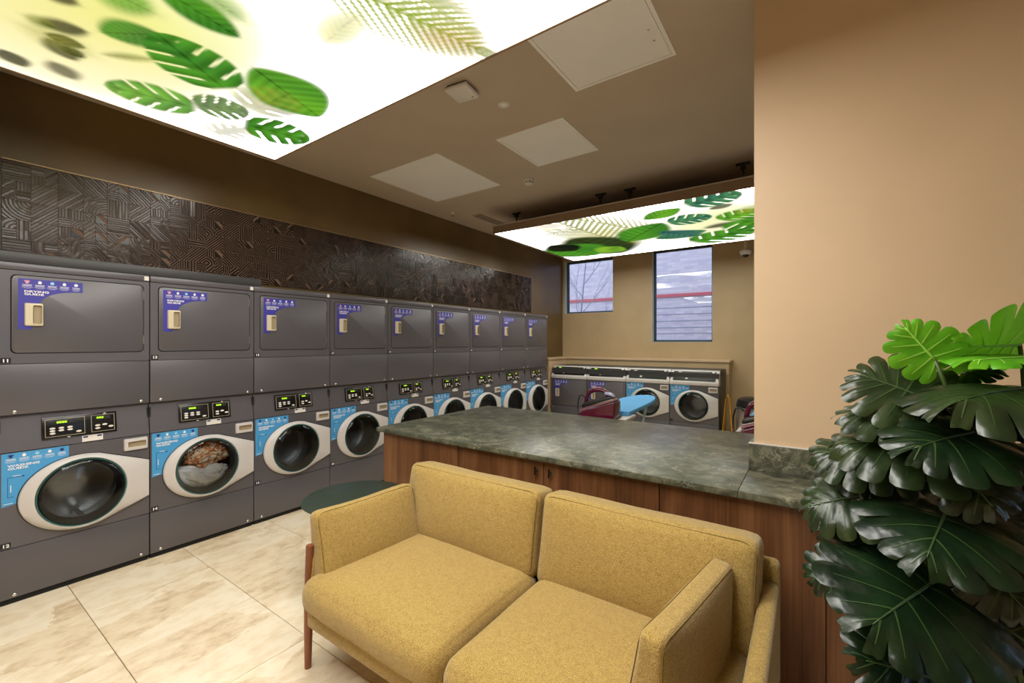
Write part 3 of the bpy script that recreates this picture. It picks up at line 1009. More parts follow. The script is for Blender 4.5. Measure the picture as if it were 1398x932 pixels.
# build prototypes, then copy along the row
D0 = make_dryer()
W0 = make_washer()
names_d = {11: 'leftmost tumble dryer of the left row, cut by the picture edge, above washer 12',
           13: 'tumble dryer numbered 13, second from the left, above the washer full of laundry'}
names_w = {12: 'leftmost front-loading washer of the left row, cut by the picture edge, below dryer 11',
           14: 'front-loading washer numbered 14 with white and orange laundry behind its glass'}
ordn = ['first', 'second', 'third', 'fourth', 'fifth', 'sixth', 'seventh', 'eighth', 'ninth']
PITCH = 0.684
ROW0 = 0.336
washers = {}
for k in range(9):
    dn, wn = 11 + 2 * k, 12 + 2 * k
    y = ROW0 + PITCH * k
    d = D0 if k == 0 else copy_tree(D0)
    d.location = (MX, y, HW); d.rotation_euler = (0, 0, PI / 2)
    tag(d, names_d.get(dn, 'grey tumble dryer with indigo guide, %s from the left in the stacked left row' % ordn[k] if k < 8 else 'last grey tumble dryer of the left row, nearest the back wall'), 'tumble dryer', 'dryers stacked along the left wall')
    wm = W0 if k == 0 else copy_tree(W0)
    wm.location = (MX, y, 0); wm.rotation_euler = (0, 0, PI / 2)
    tag(wm, names_w.get(wn, 'grey front-loading washer with sky blue guide, %s from the left in the left row' % ordn[k] if k < 8 else 'last grey front-loading washer of the left row, nearest the back wall'), 'washing machine', 'washers along the left wall')
    washers[wn] = wm
    if k == 0:
        continue
for k, (d, wm) in enumerate(zip([o for o in COL.objects if o.get('group') == 'dryers stacked along the left wall'], [o for o in COL.objects if o.get('group') == 'washers along the left wall'])):
    for root, num, z in ((d, 11 + 2 * k, 0.319), (wm, 12 + 2 * k, 0.345)):
        pl = [c for c in root.children if c.name.startswith('number_plate')][0]
        text_mesh('lettering', str(num), 0.026, M_PRINTW, pl, 0.028, -0.0028, z - 0.009, 1.15, 0.0008, 'CENTER')
BW0 = make_washer(True); console(BW0, True)
BD0 = make_single_dryer()
BY = 6.75
bxs = [-3.862 + 0.686 * k for k in range(4)]
for k, (src, first, lab, cat) in enumerate(((BD0, True, 'grey tumble dryer with sloping console standing in the back corner', 'tumble dryer'),
                                     (BD0, False, 'grey tumble dryer with sloping console partly hidden by the steam iron', 'tumble dryer'),
                                     (BW0, True, 'grey washer with sloping console partly hidden by the blue ironing board', 'washing machine'),
                                     (BW0, False, 'grey washer with sloping console at right end of the back row', 'washing machine'))):
    o = src if first else copy_tree(src)
    o.location = (bxs[k], BY, 0); o.rotation_euler = (0, 0, 0)
    tag(o, lab, cat, 'single machines along the back wall')
# dark filler strip lying on the first two dryers
f = tag(box('filler_strip', MX - 0.30, MX - 0.012, 0.34, 1.77, 1.9785, 2.045, M_GREY2, None, 0.008), 'dark grey filler strip lying on top of dryers 11 and 13', 'filler panel')
# laundry
def laundry(name, label, wn, m, seed, cx, cy, cz, rx, ry, rz, amp=0.4):
    bm = bmesh.new()
    bmesh.ops.create_icosphere(bm, subdivisions=5, radius=1.0)
    off = Vector((seed * 3.1, seed * 1.7, 0))
    for v in bm.verts:
        d = v.co.normalized()
        n = noise.noise(d * 1.7 + off) * 0.35 + abs(noise.noise(d * 3.5 + off)) * amp - abs(noise.noise(d * 7 + off * 2)) * 0.22
        q = d * (1 + n * 0.8)
        v.co = Vector((q.x * rx, q.y * ry, q.z * rz))
        # stay inside the drum
    o = obj(name, bm, m, None, smooth='all')
    wmx = washers[wn]
    yy = wmx.location.y + CU
    # local x -> world y, local y(in) -> world -x
    for v in o.data.vertices:
        x, z = v.co.x + cx, v.co.z + cz
        rr = math.hypot(x, z)
        if rr > 0.205:
            x *= 0.205 / rr; z *= 0.205 / rr
        yl = v.co.y + cy
        lim = -0.035 if rr < 0.13 else 0.04
        if yl < lim + 0.03:
            yl = lim + 0.03 * math.exp((yl - lim - 0.03) / 0.05)
        yl += 0.014 * abs(noise.noise(Vector((x, z, seed)) * 28)) + 0.01 * noise.noise(Vector((x * 0.6, z * 1.6, seed)) * 60)
        yl = min(yl, 0.25)
        v.co = Vector((x, yl, z))
    o.location = (MX, yy, CZ); o.rotation_euler = (0, 0, PI / 2)
    tag(o, label, 'laundry')
    return o
laundry('bed_sheet', 'crumpled white sheet behind the glass of washer 14', 14, M_CLOTHW, 3, -0.03, 0.085, -0.098, 0.19, 0.11, 0.095)
laundry('patterned_cloth', 'orange and beige patterned cloth behind the glass of washer 14', 14, M_CLOTHO, 5, 0.035, 0.09, 0.085, 0.15, 0.10, 0.095, 0.5)
laundry('towel', 'white towel behind the glass of the washer just past the counter corner', 22, M_CLOTHW, 8, 0.0, 0.12, -0.09, 0.14, 0.09, 0.09)

# ================================================================== COUNTER
CT = 0.90
wt = tag(empty('worktop', (-1.4, 2.65, CT - 0.03)), 'dark green marble worktop on the walnut cabinets', 'countertop')
def wpart(name, x0, x1, y0, y1, z0, z1, bev=0.003):
    b_ = bmesh.new(); bx(b_, x0 + 1.4, x1 + 1.4, y0 - 2.65, y1 - 2.65, z0 - CT + 0.03, z1 - CT + 0.03, bev, 2)
    return obj(name, b_, M_MARBLE, wt, smooth=True)
wpart('slab', -2.60, -0.2612, 2.0, 3.31, CT - 0.03, CT)
wpart('slab', -0.2600, 1.30, 2.0, 2.388, CT - 0.03, CT)
wpart('upstand', -0.262, 1.30, 2.368, 2.388, CT + 0.0005, CT + 0.125, 0.002)
wpart('upstand', -0.262, -0.242, 2.389, 3.02, CT + 0.0005, CT + 0.125, 0.002)
b_ = bmesh.new(); bx(b_, -0.262 + 1.4, 1.30 + 1.4, 2.380 - 2.65, 2.3885 - 2.65, 0.1552, 0.160)
obj('sealant_bead', b_, M_WHITE, wt)
def cabinet(label, x0, x1, ydep, doors, handles, endpanel=False):
    r = tag(empty('cabinet', ((x0 + x1) / 2, 2.06, 0)), label, 'cabinet', 'walnut cabinets under the marble worktop')
    cx = (x0 + x1) / 2
    bm = bmesh.new(); bx(bm, x0 + 0.001 - cx, x1 - 0.001 - cx, 0.0, ydep - 2.06, 0.08, CT - 0.032)
    obj('carcass', bm, M_WALNUT, r)
    bm = bmesh.new(); bx(bm, x0 + 0.02 - cx, x1 - 0.001 - cx, 0.04, ydep - 2.1, 0.0, 0.08)
    obj('plinth', bm, M_BLACK, r)
    for (a, b_) in doors:
        bm = bmesh.new(); bx(bm, a + 0.0018 - (a + b_) / 2, b_ - 0.0018 - (a + b_) / 2, -0.02, -0.001, 0.085, CT - 0.036, 0.0012, 1)
        dd = obj('door', bm, M_WALNUT, r); dd.location = ((a + b_) / 2 - cx, 0, 0)
        for h in handles:
            if a < h < b_:
                hb = bmesh.new()
                hx = h - (a + b_) / 2
                tube(hb, [(hx, -0.02, 0.808), (hx, -0.038, 0.808)], 0.004, 8)
                tube(hb, [(hx, -0.040, 0.786), (hx, -0.040, 0.830)], 0.005, 8)
                tube(hb, [(hx, -0.040, 0.808), (hx + (0.016 if h > (a + b_) / 2 else 0.016), -0.040, 0.808)], 0.004, 8)
                obj('door_handle', hb, M_BLACK, dd, smooth=True)
    return r
cabinet('walnut end cabinet behind the green side table', -2.57, -1.846, 3.28, [(-2.57, -1.846)], [])
cabinet('walnut two-door cabinet with black handles behind the sofa back', -1.846, -0.592, 3.28, [(-1.846, -1.218), (-1.218, -0.592)], [-1.262, -1.174])
cabinet('walnut two-door cabinet right of the sofa beside the monstera', -0.592, 0.664, 2.385, [(-0.592, 0.036), (0.036, 0.664)], [-0.008, 0.080])
cabinet('walnut cabinet hidden behind the monstera leaves', 0.664, 1.29, 2.385, [(0.664, 1.29)], [])

# ================================================================== SOFA
def soft_box(w_, d, h, r_, puff=(0, 0, 0), n=14, pinch=0.0, ear=0.03):
    """rounded cushion centred at the origin"""
    bm = bmesh.new()
    a = (w_ / 2, d / 2, h / 2)
    bmesh.ops.create_cube(bm, size=2.0)
    bmesh.ops.subdivide_edges(bm, edges=list(bm.edges), cuts=n, use_grid_fill=True)
    for v in bm.verts:
        c = v.co.copy()
        # denser near the edges
        q = Vector([math.copysign(1 - (1 - abs(t)) ** 1.5, t) for t in c])
        p = Vector((q.x * a[0], q.y * a[1], q.z * a[2]))
        inn = Vector([max(-a[i] + r_, min(a[i] - r_, p[i])) for i in range(3)])
        dlt = p - inn
        if dlt.length > 1e-9:
            p = inn + dlt.normalized() * min(r_, max(abs(dlt.x), abs(dlt.y), abs(dlt.z)))
        s = [1 - min(1, abs(p[i]) / a[i]) ** 2.2 for i in range(3)]
        p.x += math.copysign(puff[0] * s[1] * s[2], p.x) if abs(c.x) > 0.999 else 0
        p.y += math.copysign(puff[1] * s[0] * s[2], p.y) if abs(c.y) > 0.999 else 0
        p.z += math.copysign(puff[2] * s[0] * s[1], p.z) if abs(c.z) > 0.999 else 0
        if pinch:
            k = (abs(p.x) / a[0]) ** 6 * (abs(p.z) / a[2]) ** 6
            p.y *= 1 - pinch * k
        ear_warp(p, a, ear)
        v.co = p
    return bm
def ear_warp(p, a, ear):
    # the long edges draw in between the corners, as on a stuffed cushion
    sx = min(1.0, abs(p.x) / a[0]); sy = min(1.0, abs(p.y) / a[1]); sz = min(1.0, abs(p.z) / a[2])
    big = 2 if a[2] > a[1] else 1
    sb = sz if big == 2 else sy
    x0 = p.x
    p.x *= 1 - ear * 0.5 * (1 - sb ** 2) * sx ** 3
    if big == 2:
        p.z *= 1 - ear * (1 - sx ** 2) * sz ** 3
    else:
        p.y *= 1 - ear * 0.4 * (1 - sx ** 2) * sy ** 3
def dent(bm, amp, sc, seed):
    for v in bm.verts:
        nrm = v.co.normalized()
        v.co += nrm * (noise.noise(v.co * sc + Vector((seed, seed * 2, 0))) * amp)
def cushion(name, size, loc, rot, r_, puff, parent, seam_axis=None, seed=1, pinch=0.0, top_taper=0.0, n=14, shear=None):
    bm = soft_box(*size, r_, puff, n, pinch)
    dent(bm, 0.006, 4.0, seed)
    h = size[2]
    def warp(p, seam=False):
        if seam:
            ear_warp(p, (size[0] / 2, size[1] / 2, size[2] / 2), 0.03)
        k = (p.z / h + 0.5)
        if top_taper:
            p.y *= 1 - top_taper * k
        if shear:
            shear(p)
    for v in bm.verts:
        warp(v.co)
    o = obj(name, bm, M_FABRIC, parent, smooth='all', loc=loc)
    o.rotation_euler = rot
    if seam_axis:
        w_, d, h = size
        off = r_ * 0.25
        for sg in seam_axis[1]:
            pts = []
            if seam_axis[0] == 'y':      # outline on a y = const face
                loop = rrect(-w_ / 2 + off, w_ / 2 - off, -h / 2 + off, h / 2 - off, r_ * 1.2, 5)
                pts = [Vector((x, sg * (d / 2 - off), z)) for x, z in loop]
            elif seam_axis[0] == 'z':
                loop = rrect(-w_ / 2 + off, w_ / 2 - off, -d / 2 + off, d / 2 - off, r_ * 1.2, 5)
                pts = [Vector((x, y, sg * (h / 2 - off))) for x, y in loop]
            fine = []
            for i in range(len(pts)):
                p, q = pts[i], pts[(i + 1) % len(pts)]
                m_ = max(1, int((q - p).length / 0.05))
                for t in range(m_):
                    fine.append(p.lerp(q, t / m_))
            fine.append(fine[0].copy())
            nrm_pts = []
            for p in fine:
                p = p + p.normalized() * (noise.noise(p * 4.0 + Vector((seed, seed * 2, 0))) * 0.006)
                warp(p, True)
                nrm_pts.append(p)
            sb = bmesh.new(); tube(sb, nrm_pts, 0.0019, 6, cap=False)
            obj('seam', sb, M_SEAM, o, smooth='all')
    return o
SX, SY = -1.035, 1.45
sofa = tag(empty('sofa', (SX, SY, 0)), 'mustard green two-seat fabric sofa with wooden legs in front of the counter', 'sofa')
def S(x, y, z):
    return (x - SX, y - SY, z)
def sbox(name, x0, x1, y0, y1, z0, z1, m=M_FABRIC, bev=0.02, seg=4):
    bm = bmesh.new(); bx(bm, x0 - SX, x1 - SX, y0 - SY, y1 - SY, z0, z1, bev, seg)
    return obj(name, bm, m, sofa, smooth='all')
sbox('base_rail', -1.90, -0.145, 1.075, 1.90, 0.215, 0.305, bev=0.018)
sbox('back_shell', -1.965, -0.105, 1.865, 1.925, 0.235, 0.70, bev=0.022)
def arm_shell(sg):
    """thin upholstered arm, higher at the back"""
    bm = bmesh.new()
    prof = [(1.105, 0.24), (1.09, 0.40), (1.10, 0.53), (1.14, 0.57), (1.30, 0.585), (1.60, 0.605), (1.82, 0.63), (1.88, 0.625), (1.88, 0.24)]
    xo = -1.94 if sg < 0 else -0.105
    xi = xo + 0.06 * (1 if sg < 0 else -1)
    P = [bm.verts.new((xo - SX, y - SY, z)) for y, z in prof]; Q = [bm.verts.new((xi - SX, y - SY, z)) for y, z in prof]
    bm.faces.new(P); bm.faces.new(list(reversed(Q)))
    for k in range(len(prof)):
        bm.faces.new((P[k], P[(k + 1) % len(prof)], Q[(k + 1) % len(prof)], Q[k]))
    bmesh.ops.recalc_face_normals(bm, faces=bm.faces)
    bmesh.ops.bevel(bm, geom=list(bm.edges), offset=0.024, segments=4, affect='EDGES', profile=0.5, clamp_overlap=True)
    return obj('arm_shell', bm, M_FABRIC, sofa, smooth='all')
arm_shell(-1); arm_shell(1)
def droop(amp):
    def f(p):
        pass
    return f
for k, (x0, x1) in enumerate(((-1.893, -1.038), (-1.032, -0.17))):
    cushion('seat_cushion', (x1 - x0, 0.70, 0.165), S((x0 + x1) / 2, 1.375, 0.385), (0, 0, 0), 0.07, (0.0, 0.016, 0.030), sofa, ('z', (-1,)), 3 + k)
for k, (x0, x1) in enumerate(((-1.925, -1.040), (-1.034, -0.150))):
    cushion('back_cushion', (x1 - x0, 0.20, 0.40), S((x0 + x1) / 2, 1.765, 0.615), (math.radians(-9), 0, 0), 0.045, (0.0, 0.035, 0.006), sofa, ('y', (-1,)), 7 + k, top_taper=0.12)
cushion('arm_cushion', (0.56, 0.13, 0.33), S(-1.862, 1.385, 0.565), (math.radians(-11), 0, math.radians(90 - 4)), 0.035, (0, 0.035, 0), sofa, ('y', (1, -1)), 11, top_taper=0.4)
cushion('arm_cushion', (0.56, 0.13, 0.35), S(-0.325, 1.40, 0.58), (math.radians(7), 0, math.radians(90 - 9)), 0.03, (0, 0.04, 0), sofa, ('y', (1, -1)), 12, top_taper=0.45)
for x, y, dx in ((-1.935, 1.115, -1), (-0.135, 1.115, 1), (-1.935, 1.87, -1), (-0.135, 1.87, 1)):
    bm = bmesh.new()
    top = 0.58 if y < 1.5 else 0.30
    tube(bm, [(x - SX, y - 0.010 - SY, 0.0), (x - dx * 0.010 - SX, y - SY - 0.014, 0.2), (x - dx * 0.018 - SX, y - SY - 0.017, 0.34), (x - dx * 0.030 - SX, y - SY - 0.018, top)], [0.015, 0.019, 0.020, 0.017], 14)
    obj('leg', bm, M_LEGWOOD, sofa, smooth=True)

# side table
st = tag(empty('side_table', (-2.36, 1.66, 0)), 'round dark green side table between the sofa arm and washers', 'side table')
bm = bmesh.new(); lathe(bm, [(0, 0.538), (0.305, 0.538), (0.31, 0.542), (0.31, 0.547), (0.306, 0.55), (0, 0.55)], 56); obj('table_top', bm, M_TABLE, st, smooth=True)
bm = bmesh.new(); lathe(bm, [(0, 0.012), (0.016, 0.012), (0.016, 0.538), (0, 0.538)], 20); obj('pole', bm, M_TABLE, st, smooth=True)
bm = bmesh.new(); lathe(bm, [(0, 0), (0.20, 0), (0.20, 0.008), (0.195, 0.012), (0, 0.012)], 40); obj('base', bm, M_TABLE, st, smooth=True)

# ================================================================== LIGHT BOXES
def smooth01(x, a, b_):
    t = np.clip((x - a) / (b_ - a), 0, 1)
    return t * t * (3 - 2 * t)
def leaf_mask(kind, U, V, w_, soft):
    """U 0..1 along base->tip, V across in the same unit; returns mask 0..1 and shade factor"""
    aV = np.abs(V)
    Uc = np.clip(U, 0, 1)
    if kind == 'mon':
        hw = 1.12 * w_ * np.power(np.clip(np.sin(PI * np.clip(Uc * 0.88 + 0.12, 0, 1)), 0, 1), 0.55)
        m = smooth01(hw - aV, -soft, soft) * smooth01(U, -0.02 - soft, soft) * smooth01(1 - U, -soft, soft)
        fr = (Uc * 4.4 - aV / max(w_, 1e-3) * 0.9) % 1.0
        slit = smooth01(0.10 - np.abs(fr - 0.5), -0.05, 0.05) * smooth01(aV / np.maximum(hw, 1e-3), 0.26, 0.40) * smooth01(1 - Uc, 0.12, 0.2)
        m = m * (1 - slit)
        sh = 1 - 0.5 * smooth01(0.025 - aV, 0, 0.02) + 0.25 * np.sin(fr * 2 * PI)
    elif kind == 'palm':
        hw = w_ * np.power(np.clip(np.sin(PI * np.clip(Uc * 0.92 + 0.05, 0, 1)), 0, 1), 0.7)
        fr = (Uc * 15 - aV / max(w_, 1e-3) * 4.5) % 1.0
        m = smooth01(hw - aV, -soft * 2, soft * 2) * smooth01(0.28 - np.abs(fr - 0.5), -0.1, 0.12) * (1.0 - 0.45 * np.minimum(1, aV / w_))
        m = np.maximum(m, 0.7 * smooth01(0.012 - aV, -0.004, 0.006) * (U > 0) * (U < 1.15))
        m = m * smooth01(U, -0.05, 0.05) * smooth01(1.15 - U, 0, 0.1)
        sh = np.ones_like(U)
    else:
        hw = w_ * np.power(np.clip(np.sin(PI * Uc), 0, 1), 0.75)
        m = smooth01(hw - aV, -soft, soft) * smooth01(U, -soft, soft) * smooth01(1 - U, -soft, soft)
        fr = (Uc * 8 - aV / max(w_, 1e-3) * 1.5) % 1.0
        sh = 1 - 0.55 * smooth01(0.02 - aV, 0, 0.015) + 0.18 * np.sin(fr * 2 * PI)
    return m, sh
# display colours of the print (sRGB)
G1, G2, G3, DK, YG, TE, OL = (62, 128, 40), (84, 150, 44), (112, 168, 50), (56, 58, 34), (206, 216, 80), (58, 116, 88), (132, 142, 60)
def lightbox(name, label, x0, x1, y0, y1, leaves, glows, brackets):
    z = 2.90
    cx, cy = (x0 + x1) / 2, (y0 + y1) / 2
    r = tag(empty(name, (cx, cy, z)), label, 'light box', 'backlit leaf print ceiling light boxes')
    nx, ny = 300, 204
    X = np.linspace(x0 + 0.012, x1 - 0.012, nx + 1)[None, :].repeat(ny + 1, 0)
    Y = np.linspace(y0 + 0.012, y1 - 0.012, ny + 1)[:, None].repeat(nx + 1, 1)
    C = np.ones((ny + 1, nx + 1, 3))
    for (gx, gy, rad, rgb, a) in glows:
        g = a * np.exp(-(((X - gx) ** 2 + (Y - gy) ** 2) / rad ** 2))
        C = C * (1 - g[..., None]) + np.array(lin(rgb)) * 1.15 * g[..., None]
    for (kind, b_, t, w_, rgb, soft, a) in leaves:
        L = math.hypot(t[0] - b_[0], t[1] - b_[1])
        ux, uy = (t[0] - b_[0]) / L, (t[1] - b_[1]) / L
        U = ((X - b_[0]) * ux + (Y - b_[1]) * uy) / L
        V = ((X - b_[0]) * -uy + (Y - b_[1]) * ux) / L
        near = (U > -0.3) & (U < 1.4) & (np.abs(V) < w_ + 0.3)
        if not near.any():
            continue
        m, sh = leaf_mask(kind, U, V, w_, soft)
        m = m * near * a
        col = np.array(lin(rgb))
        warm = np.clip(0.5 + 0.5 * np.sin(U * 5.1 + V * 7.3 + b_[0] * 9), 0, 1)[..., None] * np.array([0.9, 0.55, 0.1])
        C = C * (1 - m[..., None]) + col[None, None, :] * (sh[..., None] + warm * (0.7 if kind != 'palm' else 0.2)) * m[..., None]
    # clear film lets the full light through, the inks hold it back
    clear = np.power(np.clip((C.min(-1) - 0.30) / 0.70, 0, 1), 8.0)[..., None]
    C = C * (1 + (LIGHTBOX - 1) * clear) / LIGHTBOX * np.array([1.0, 0.97, 0.92])
    bmv = np.stack([X - cx, Y - cy, np.zeros_like(X)], -1).reshape(-1, 3)
    idx = np.arange((nx + 1) * (ny + 1)).reshape(ny + 1, nx + 1)
    q = np.stack([idx[:-1, :-1], idx[1:, :-1], idx[1:, 1:], idx[:-1, 1:]], -1).reshape(-1, 4)
    me = bpy.data.meshes.new('print')
    me.vertices.add(len(bmv)); me.vertices.foreach_set('co', bmv.astype(np.float32).ravel())
    me.loops.add(q.size); me.loops.foreach_set('vertex_index', q.ravel().astype(np.int32))
    me.polygons.add(len(q)); me.polygons.foreach_set('loop_start', np.arange(0, q.size, 4, dtype=np.int32))
    me.update(calc_edges=True)
    at_ = me.attributes.new('print', 'FLOAT_COLOR', 'POINT')
    at_.data.foreach_set('color', np.concatenate([C.reshape(-1, 3), np.ones((C.size // 3, 1))], 1).astype(np.float32).ravel())
    me.materials.append(MATS.setdefault('leaf_print', None) or m_print('leaf_print', 'print'))
    inst('backlit_print', me, r)
    w2, d2 = (x1 - x0) / 2, (y1 - y0) / 2
    bm = bmesh.new()
    for a in ((-w2, w2, -d2, -d2 + 0.012), (-w2, w2, d2 - 0.012, d2), (-w2, -w2 + 0.012, -d2 + 0.012, d2 - 0.012), (w2 - 0.012, w2, -d2 + 0.012, d2 - 0.012)):
        bx(bm, a[0], a[1], a[2], a[3], -0.004, 0.086)
    fr = obj('frame', bm, M_BOXFRAME, r)
    bm = bmesh.new()
    for a in ((-w2 - 0.004, w2 + 0.004, -d2 - 0.004, -d2 + 0.03), (-w2 - 0.004, w2 + 0.004, d2 - 0.03, d2 + 0.004), (-w2 - 0.004, -w2 + 0.03, -d2 + 0.03, d2 - 0.03), (w2 - 0.03, w2 + 0.004, -d2 + 0.03, d2 - 0.03)):
        bx(bm, a[0], a[1], a[2], a[3], 0.087, 0.099)
    obj('top_rim', bm, M_BOXRIM, r)
    bm = bmesh.new(); bx(bm, -w2 + 0.012, w2 - 0.012, -d2 + 0.012, d2 - 0.012, 0.078, 0.086)
    obj('back_panel', bm, M_BOXFRAME, r)
    for (bx_, by_) in brackets:
        bm = bmesh.new()
        X0, Y0 = bx_ - cx, by_ - cy
        bx(bm, X0 - 0.06, X0 + 0.06, Y0 - 0.012, Y0 + 0.012, 0.282, 0.2995)
        bx(bm, X0 - 0.022, X0 + 0.022, Y0 - 0.02, Y0 + 0.02, 0.245, 0.282)
        tube(bm, [(X0, Y0, 0.245), (X0 + 0.004, Y0, 0.19)], [0.012, 0.008], 8)
        o = obj('ceiling_bracket', bm, M_BLACK, r)
        bm = bmesh.new(); tube(bm, [(X0 + 0.004, Y0, 0.19), (X0, Y0, 0.086)], 0.003, 6)
        obj('suspension_rod', bm, M_BLACK, o)
    return r
def pz(px, py):
    p = at_z(px, py, 2.9)
    return (p.x, p.y)
def lf(kind, b_, t, w_, rgb, soft=0.03, a=1.0):
    return (kind, pz(*b_), pz(*t), w_, rgb, soft, a)
L1 = [lf('leaf', (50, 30), (122, 44), 0.3, DK, 0.15, 0.9), lf('leaf', (60, 45), (118, 66), 0.34, DK, 0.12, 0.95), lf('leaf', (62, 50), (104, 84), 0.34, (70, 72, 40), 0.15, 0.9), lf('leaf', (30, 20), (80, 40), 0.4, (110, 124, 50), 0.3, 0.7), lf('leaf', (84, 62), (116, 80), 0.4, DK, 0.15, 0.9),
      lf('leaf', (20, 30), (130, 78), 0.3, OL, 0.3, 0.45),
      lf('leaf', (0, 66), (34, 92), 0.4, DK, 0.15, 0.9), lf('leaf', (68, 82), (104, 110), 0.35, DK, 0.2, 0.8),
      lf('leaf', (40, -25), (110, 8), 0.4, DK, 0.2, 0.9),
      lf('leaf', (110, -30), (215, 20), 0.42, G2, 0.25, 0.85), lf('leaf', (205, -25), (328, 52), 0.26, G1, 0.06, 1.0), lf('leaf', (250, -30), (335, 30), 0.22, G3, 0.2, 0.7),
      lf('leaf', (222, 48), (136, 44), 0.34, G1, 0.10, 0.95), lf('leaf', (215, 82), (138, 74), 0.12, OL, 0.1, 0.7),
      lf('mon', (305, 120), (212, 44), 0.40, G1, 0.03), lf('mon', (264, 146), (142, 116), 0.36, G2, 0.05, 0.95),
      lf('mon', (268, 143), (340, 152), 0.45, (74, 116, 50), 0.05, 0.9), lf('mon', (336, 170), (424, 192), 0.42, G1, 0.04),
      lf('leaf', (345, 92), (436, 160), 0.42, G2, 0.05), lf('mon', (345, 150), (395, 128), 0.4, OL, 0.15, 0.5),
      lf('mon', (290, 182), (338, 176), 0.4, OL, 0.2, 0.35),
      lf('palm', (430, -40), (655, 68), 0.26, (128, 164, 24), 0.03, 1.0), lf('palm', (470, -70), (640, 40), 0.3, (176, 190, 70), 0.05, 0.6), lf('leaf', (560, 40), (670, 72), 0.16, (190, 150, 90), 0.3, 0.4),
      lf('leaf', (440, 60), (490, 20), 0.2, YG, 0.3, 0.5)]
gl1 = [(*pz(40, 50), 0.5, (246, 238, 170), 0.6), (*pz(150, 60), 0.45, (248, 244, 180), 0.55), (*pz(180, 20), 0.42, (226, 232, 110), 0.8), (*pz(300, 20), 0.3, (250, 250, 190), 0.45), (*pz(60, 20), 0.45, (232, 224, 140), 0.6), (*pz(100, 100), 0.4, (250, 240, 196), 0.5), (*pz(560, 10), 0.35, (252, 240, 210), 0.4), (*pz(640, 60), 0.3, (250, 232, 206), 0.4), (*pz(440, 30), 0.3, (252, 246, 214), 0.4)]
L1 += [('mon', (-2.4, -0.3), (-1.9, 0.1), 0.4, G1, 0.04, 1.0), ('leaf', (-1.2, 0.2), (-0.8, 0.6), 0.35, G2, 0.1, 0.8), ('mon', (-1.5, -0.4), (-1.1, 0.1), 0.4, TE, 0.05, 1.0)]
lightbox('ceiling_light_box', 'large backlit leaf-print light box over the near left of the room', -3.36, -0.50, -0.58, 1.662, L1, gl1, [(-3.1, 1.40), (-1.9, 1.40), (-0.8, 1.40), (-0.8, -0.3)])
L2 = [lf('palm', (850, 332), (752, 300), 0.3, OL, 0.05, 0.8), lf('palm', (900, 318), (770, 296), 0.22, (150, 160, 50), 0.05, 0.8), lf('palm', (800, 312), (735, 322), 0.3, OL, 0.08, 0.7),
      lf('leaf', (850, 345), (780, 325), 0.42, (40, 56, 30), 0.08, 1.0), lf('leaf', (752, 336), (815, 348), 0.5, G1, 0.08, 1.0), lf('leaf', (752, 335), (786, 342), 0.5, (24, 30, 20), 0.1, 1.0), lf('leaf', (820, 345), (846, 336), 0.5, G3, 0.1, 0.9),
      lf('leaf', (856, 330), (904, 304), 0.32, G1, 0.05), lf('leaf', (880, 300), (928, 284), 0.30, G2, 0.05), lf('palm', (960, 332), (870, 330), 0.25, YG, 0.08, 0.6),
      lf('mon', (914, 304), (972, 294), 0.42, TE, 0.05), lf('mon', (940, 280), (1012, 262), 0.42, TE, 0.05), lf('leaf', (895, 326), (965, 314), 0.3, TE, 0.06), lf('leaf', (900, 316), (958, 322), 0.25, (50, 100, 96), 0.08),
      lf('leaf', (960, 312), (1010, 302), 0.22, DK, 0.15, 0.9), lf('mon', (985, 300), (1040, 285), 0.42, G2, 0.06), lf('mon', (950, 330), (1030, 312), 0.36, G1, 0.06), lf('leaf', (968, 286), (1000, 278), 0.3, (70, 80, 60), 0.12, 0.9),
      lf('mon', (1010, 300), (1060, 312), 0.42, G1, 0.06), lf('leaf', (1000, 290), (1060, 280), 0.3, OL, 0.2, 0.6)]
gl2 = [(*pz(815, 325), 0.5, (240, 232, 150), 0.6), (*pz(960, 310), 0.6, (238, 238, 160), 0.6), (*pz(735, 310), 0.25, (244, 214, 176), 0.5), (*pz(1000, 290), 0.5, (226, 236, 150), 0.5)]
lightbox('ceiling_light_box', 'backlit leaf-print light box hung before the back windows', -3.36, -0.30, 4.38, 6.62, L2, gl2, [(-3.18, 4.64), (-1.99, 4.59), (-1.66, 4.62), (-0.55, 4.57)])

# ================================================================== CEILING FITTINGS
def hatch(label, x0, x1, y0, y1, latch=False):
    cx, cy = (x0 + x1) / 2, (y0 + y1) / 2
    r = tag(empty('ceiling_hatch', (cx, cy, ZC)), label, 'access hatch', 'white ceiling hatches')
    bm = bmesh.new()
    a, b_ = (x1 - x0) / 2, (y1 - y0) / 2
    t = 0.022
    for q in ((-a, a, -b_, -b_ + t), (-a, a, b_ - t, b_), (-a, -a + t, -b_ + t, b_ - t), (a - t, a, -b_ + t, b_ - t)):
        bx(bm, q[0], q[1], q[2], q[3], -0.006, -0.0005)
    obj('frame', bm, M_HATCH, r)
    bm = bmesh.new(); bx(bm, -a + t + 0.003, a - t - 0.003, -b_ + t + 0.003, b_ - t - 0.003, -0.005, -0.0005)
    obj('panel', bm, M_HATCH, r)
    if latch:
        for dy in (-0.02, 0.03):
            bm = bmesh.new(); lathe(bm, [(0.006, 0), (0.006, -0.003), (0, -0.003)], 10, 0, (a - t - 0.05, b_ * 0.2 + dy * 2, -0.005))
            obj('lock', bm, M_SCREW, r)
    return r
hatch('large square white ceiling hatch beside the near light box', -1.31, -0.66, 1.98, 2.62, True)
hatch('smaller white ceiling hatch in the middle of the ceiling', -2.17, -1.545, 2.866, 3.53)
hatch('white ceiling hatch nearest the left wall', -3.70, -2.755, 2.77, 3.72)
p = at_z(631, 121, 3.2)
